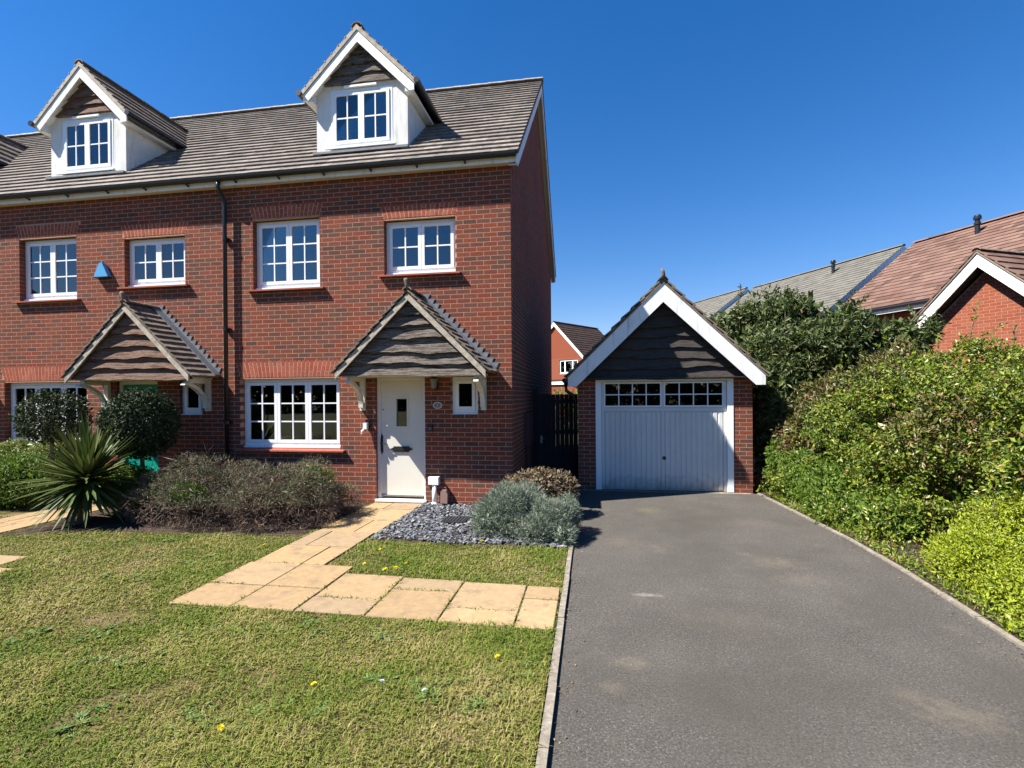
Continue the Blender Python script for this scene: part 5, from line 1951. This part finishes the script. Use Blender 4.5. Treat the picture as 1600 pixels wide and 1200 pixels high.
for s in (-1, 1):
    b = MB()
    rake_board(b, 0, 0, .03, hw + .3, ape - hw - .3, ape, .33, s)
    b.build('barge_board', 'white_paint', rgar)
    MB().prism([(0, ape - .26), (s * (hw + .25), ape - hw - .51), (s * (hw + .25), ape - hw - .53), (0, ape - .28)], 'y', .031, .30).build('soffit', 'black_board', rgar)
    MB().prism([(0, ape + .02), (s * (hw + .33), ape - hw - .31), (s * (hw + .33), ape - hw - .35), (0, ape - .02)], 'y', -.03, 6.1).build('roof_deck', 'old_tile', rgar)
    if s > 0:
        it = tile_items((hw + .36, -.04, ape - hw - .33), (0, 1, 0), (-1, 0, 1), 6.1, (hw + .36) * math.sqrt(2), .33, .27, lift=.014)
    else:
        it = tile_items((-hw - .36, 6.06, ape - hw - .33), (0, -1, 0), (1, 0, 1), 6.1, (hw + .36) * math.sqrt(2), .33, .27, lift=.014)
    pieces('roof_tile', rgar, it, 'pink_tile', 120)
ridge_tiles(rgar, (0, -.05, ape + .06), (0, 6, ape + .06), 'old_tile', .11, .42)

fh = thing('far_house', 'distant orange brick gable with dark roof between the house and the garage', 'house', (-1.7, 33, 0), math.radians(-35))
w = MB()
wall_slab(w, -2.7, 3.0, -.1, 4.75, [(.44, 2.3, 3.5, 4.62)], 0, .25)
w.prism([(-2.75, 4.75), (3.0, 4.75), (.1, 7.6), (-.1, 7.6)], 'y', 0, .25)
w.box(-2.7, -2.45, .25, 6.1, -.1, 4.75).box(2.75, 3.0, .25, 6.1, -.1, 4.75).box(-2.45, 2.75, 5.9, 6.1, -.1, 4.75)
w.build('wall', 'brick_orange', fh)
window(fh, .44, 2.3, 3.52, 4.62, .06, [.28, .44, .28], 1, 1)
for s in (-1, 1):
    MB().prism([(0, 7.75), (s * 3.2, 4.55), (s * 3.2, 4.28), (0, 7.45)], 'y', -.16, -.13).build('barge_board', 'white_paint', fh)
    if s > 0:
        it = tile_items((3.25, -.15, 4.5), (0, 1, 0), (-1, 0, 1), 6.3, 3.25 * math.sqrt(2), .33, .3)
    else:
        it = tile_items((-3.25, 6.15, 4.5), (0, -1, 0), (1, 0, 1), 6.3, 3.25 * math.sqrt(2), .33, .3)
    pieces('roof_tile', fh, it, 'dark_tile', 0)
    MB().prism([(0, 7.74), (s * 3.24, 4.5), (s * 3.24, 4.45), (0, 7.68)], 'y', -.13, 6.15).build('roof_deck', 'dark_tile', fh)
ridge_tiles(fh, (0, -.15, 7.80), (0, 6.15, 7.80), 'dark_tile', .12, .6)
MB().box(-2.6, 2.9, -1.0, -.003, 2.86, 3.02).build('bay_roof', 'dark_tile', fh)
MB().box(-2.62, 2.92, -1.03, -1.001, 2.62, 2.85).build('bay_fascia', 'white_paint', fh)
part_box('bay_wall', fh, 'brick_orange', -2.5, 2.8, -.9, -.004, 0, 2.855)
shrub('far_shrub', 'sunlit yellow-green shrub behind the side gate', 'shrub', [((.3, 17.5, 1.05), (1.6, .8, 1.05)), ((1.6, 18, 1.3), (1.0, .8, 1.05))],
      [('leaf_lime', 'foliage', 5000, .12, .5, dict(depth=.2, amt=.06, clump=.4, up=.3))], 90, base=(.4, 17.5, 0), stem=(6, .02))

# added trees out of view, to give the lower windows a dark reflection
rg = np.random.default_rng(95)
bl = []
for a in np.radians(np.arange(150, 391, 5.0)):
    R_ = 58 + rg.normal() * 3
    h_ = rg.uniform(4.5, 6.5)
    bl.append(((CAM[0] + R_ * math.cos(a), CAM[1] + R_ * math.sin(a), h_ * .8), (4.2, 4.2, h_)))
V, F = cloud(rg, bl, 42000, 1.1, .7, depth=.25, amt=.08, up=.1)
o = link('added_wood', npmesh('added_wood', V, F, 'leaf_dark'))
o['kind'] = 'stuff'
tag(o, 'added dark wood out of view, mirrored in the ground-floor windows', 'wood')
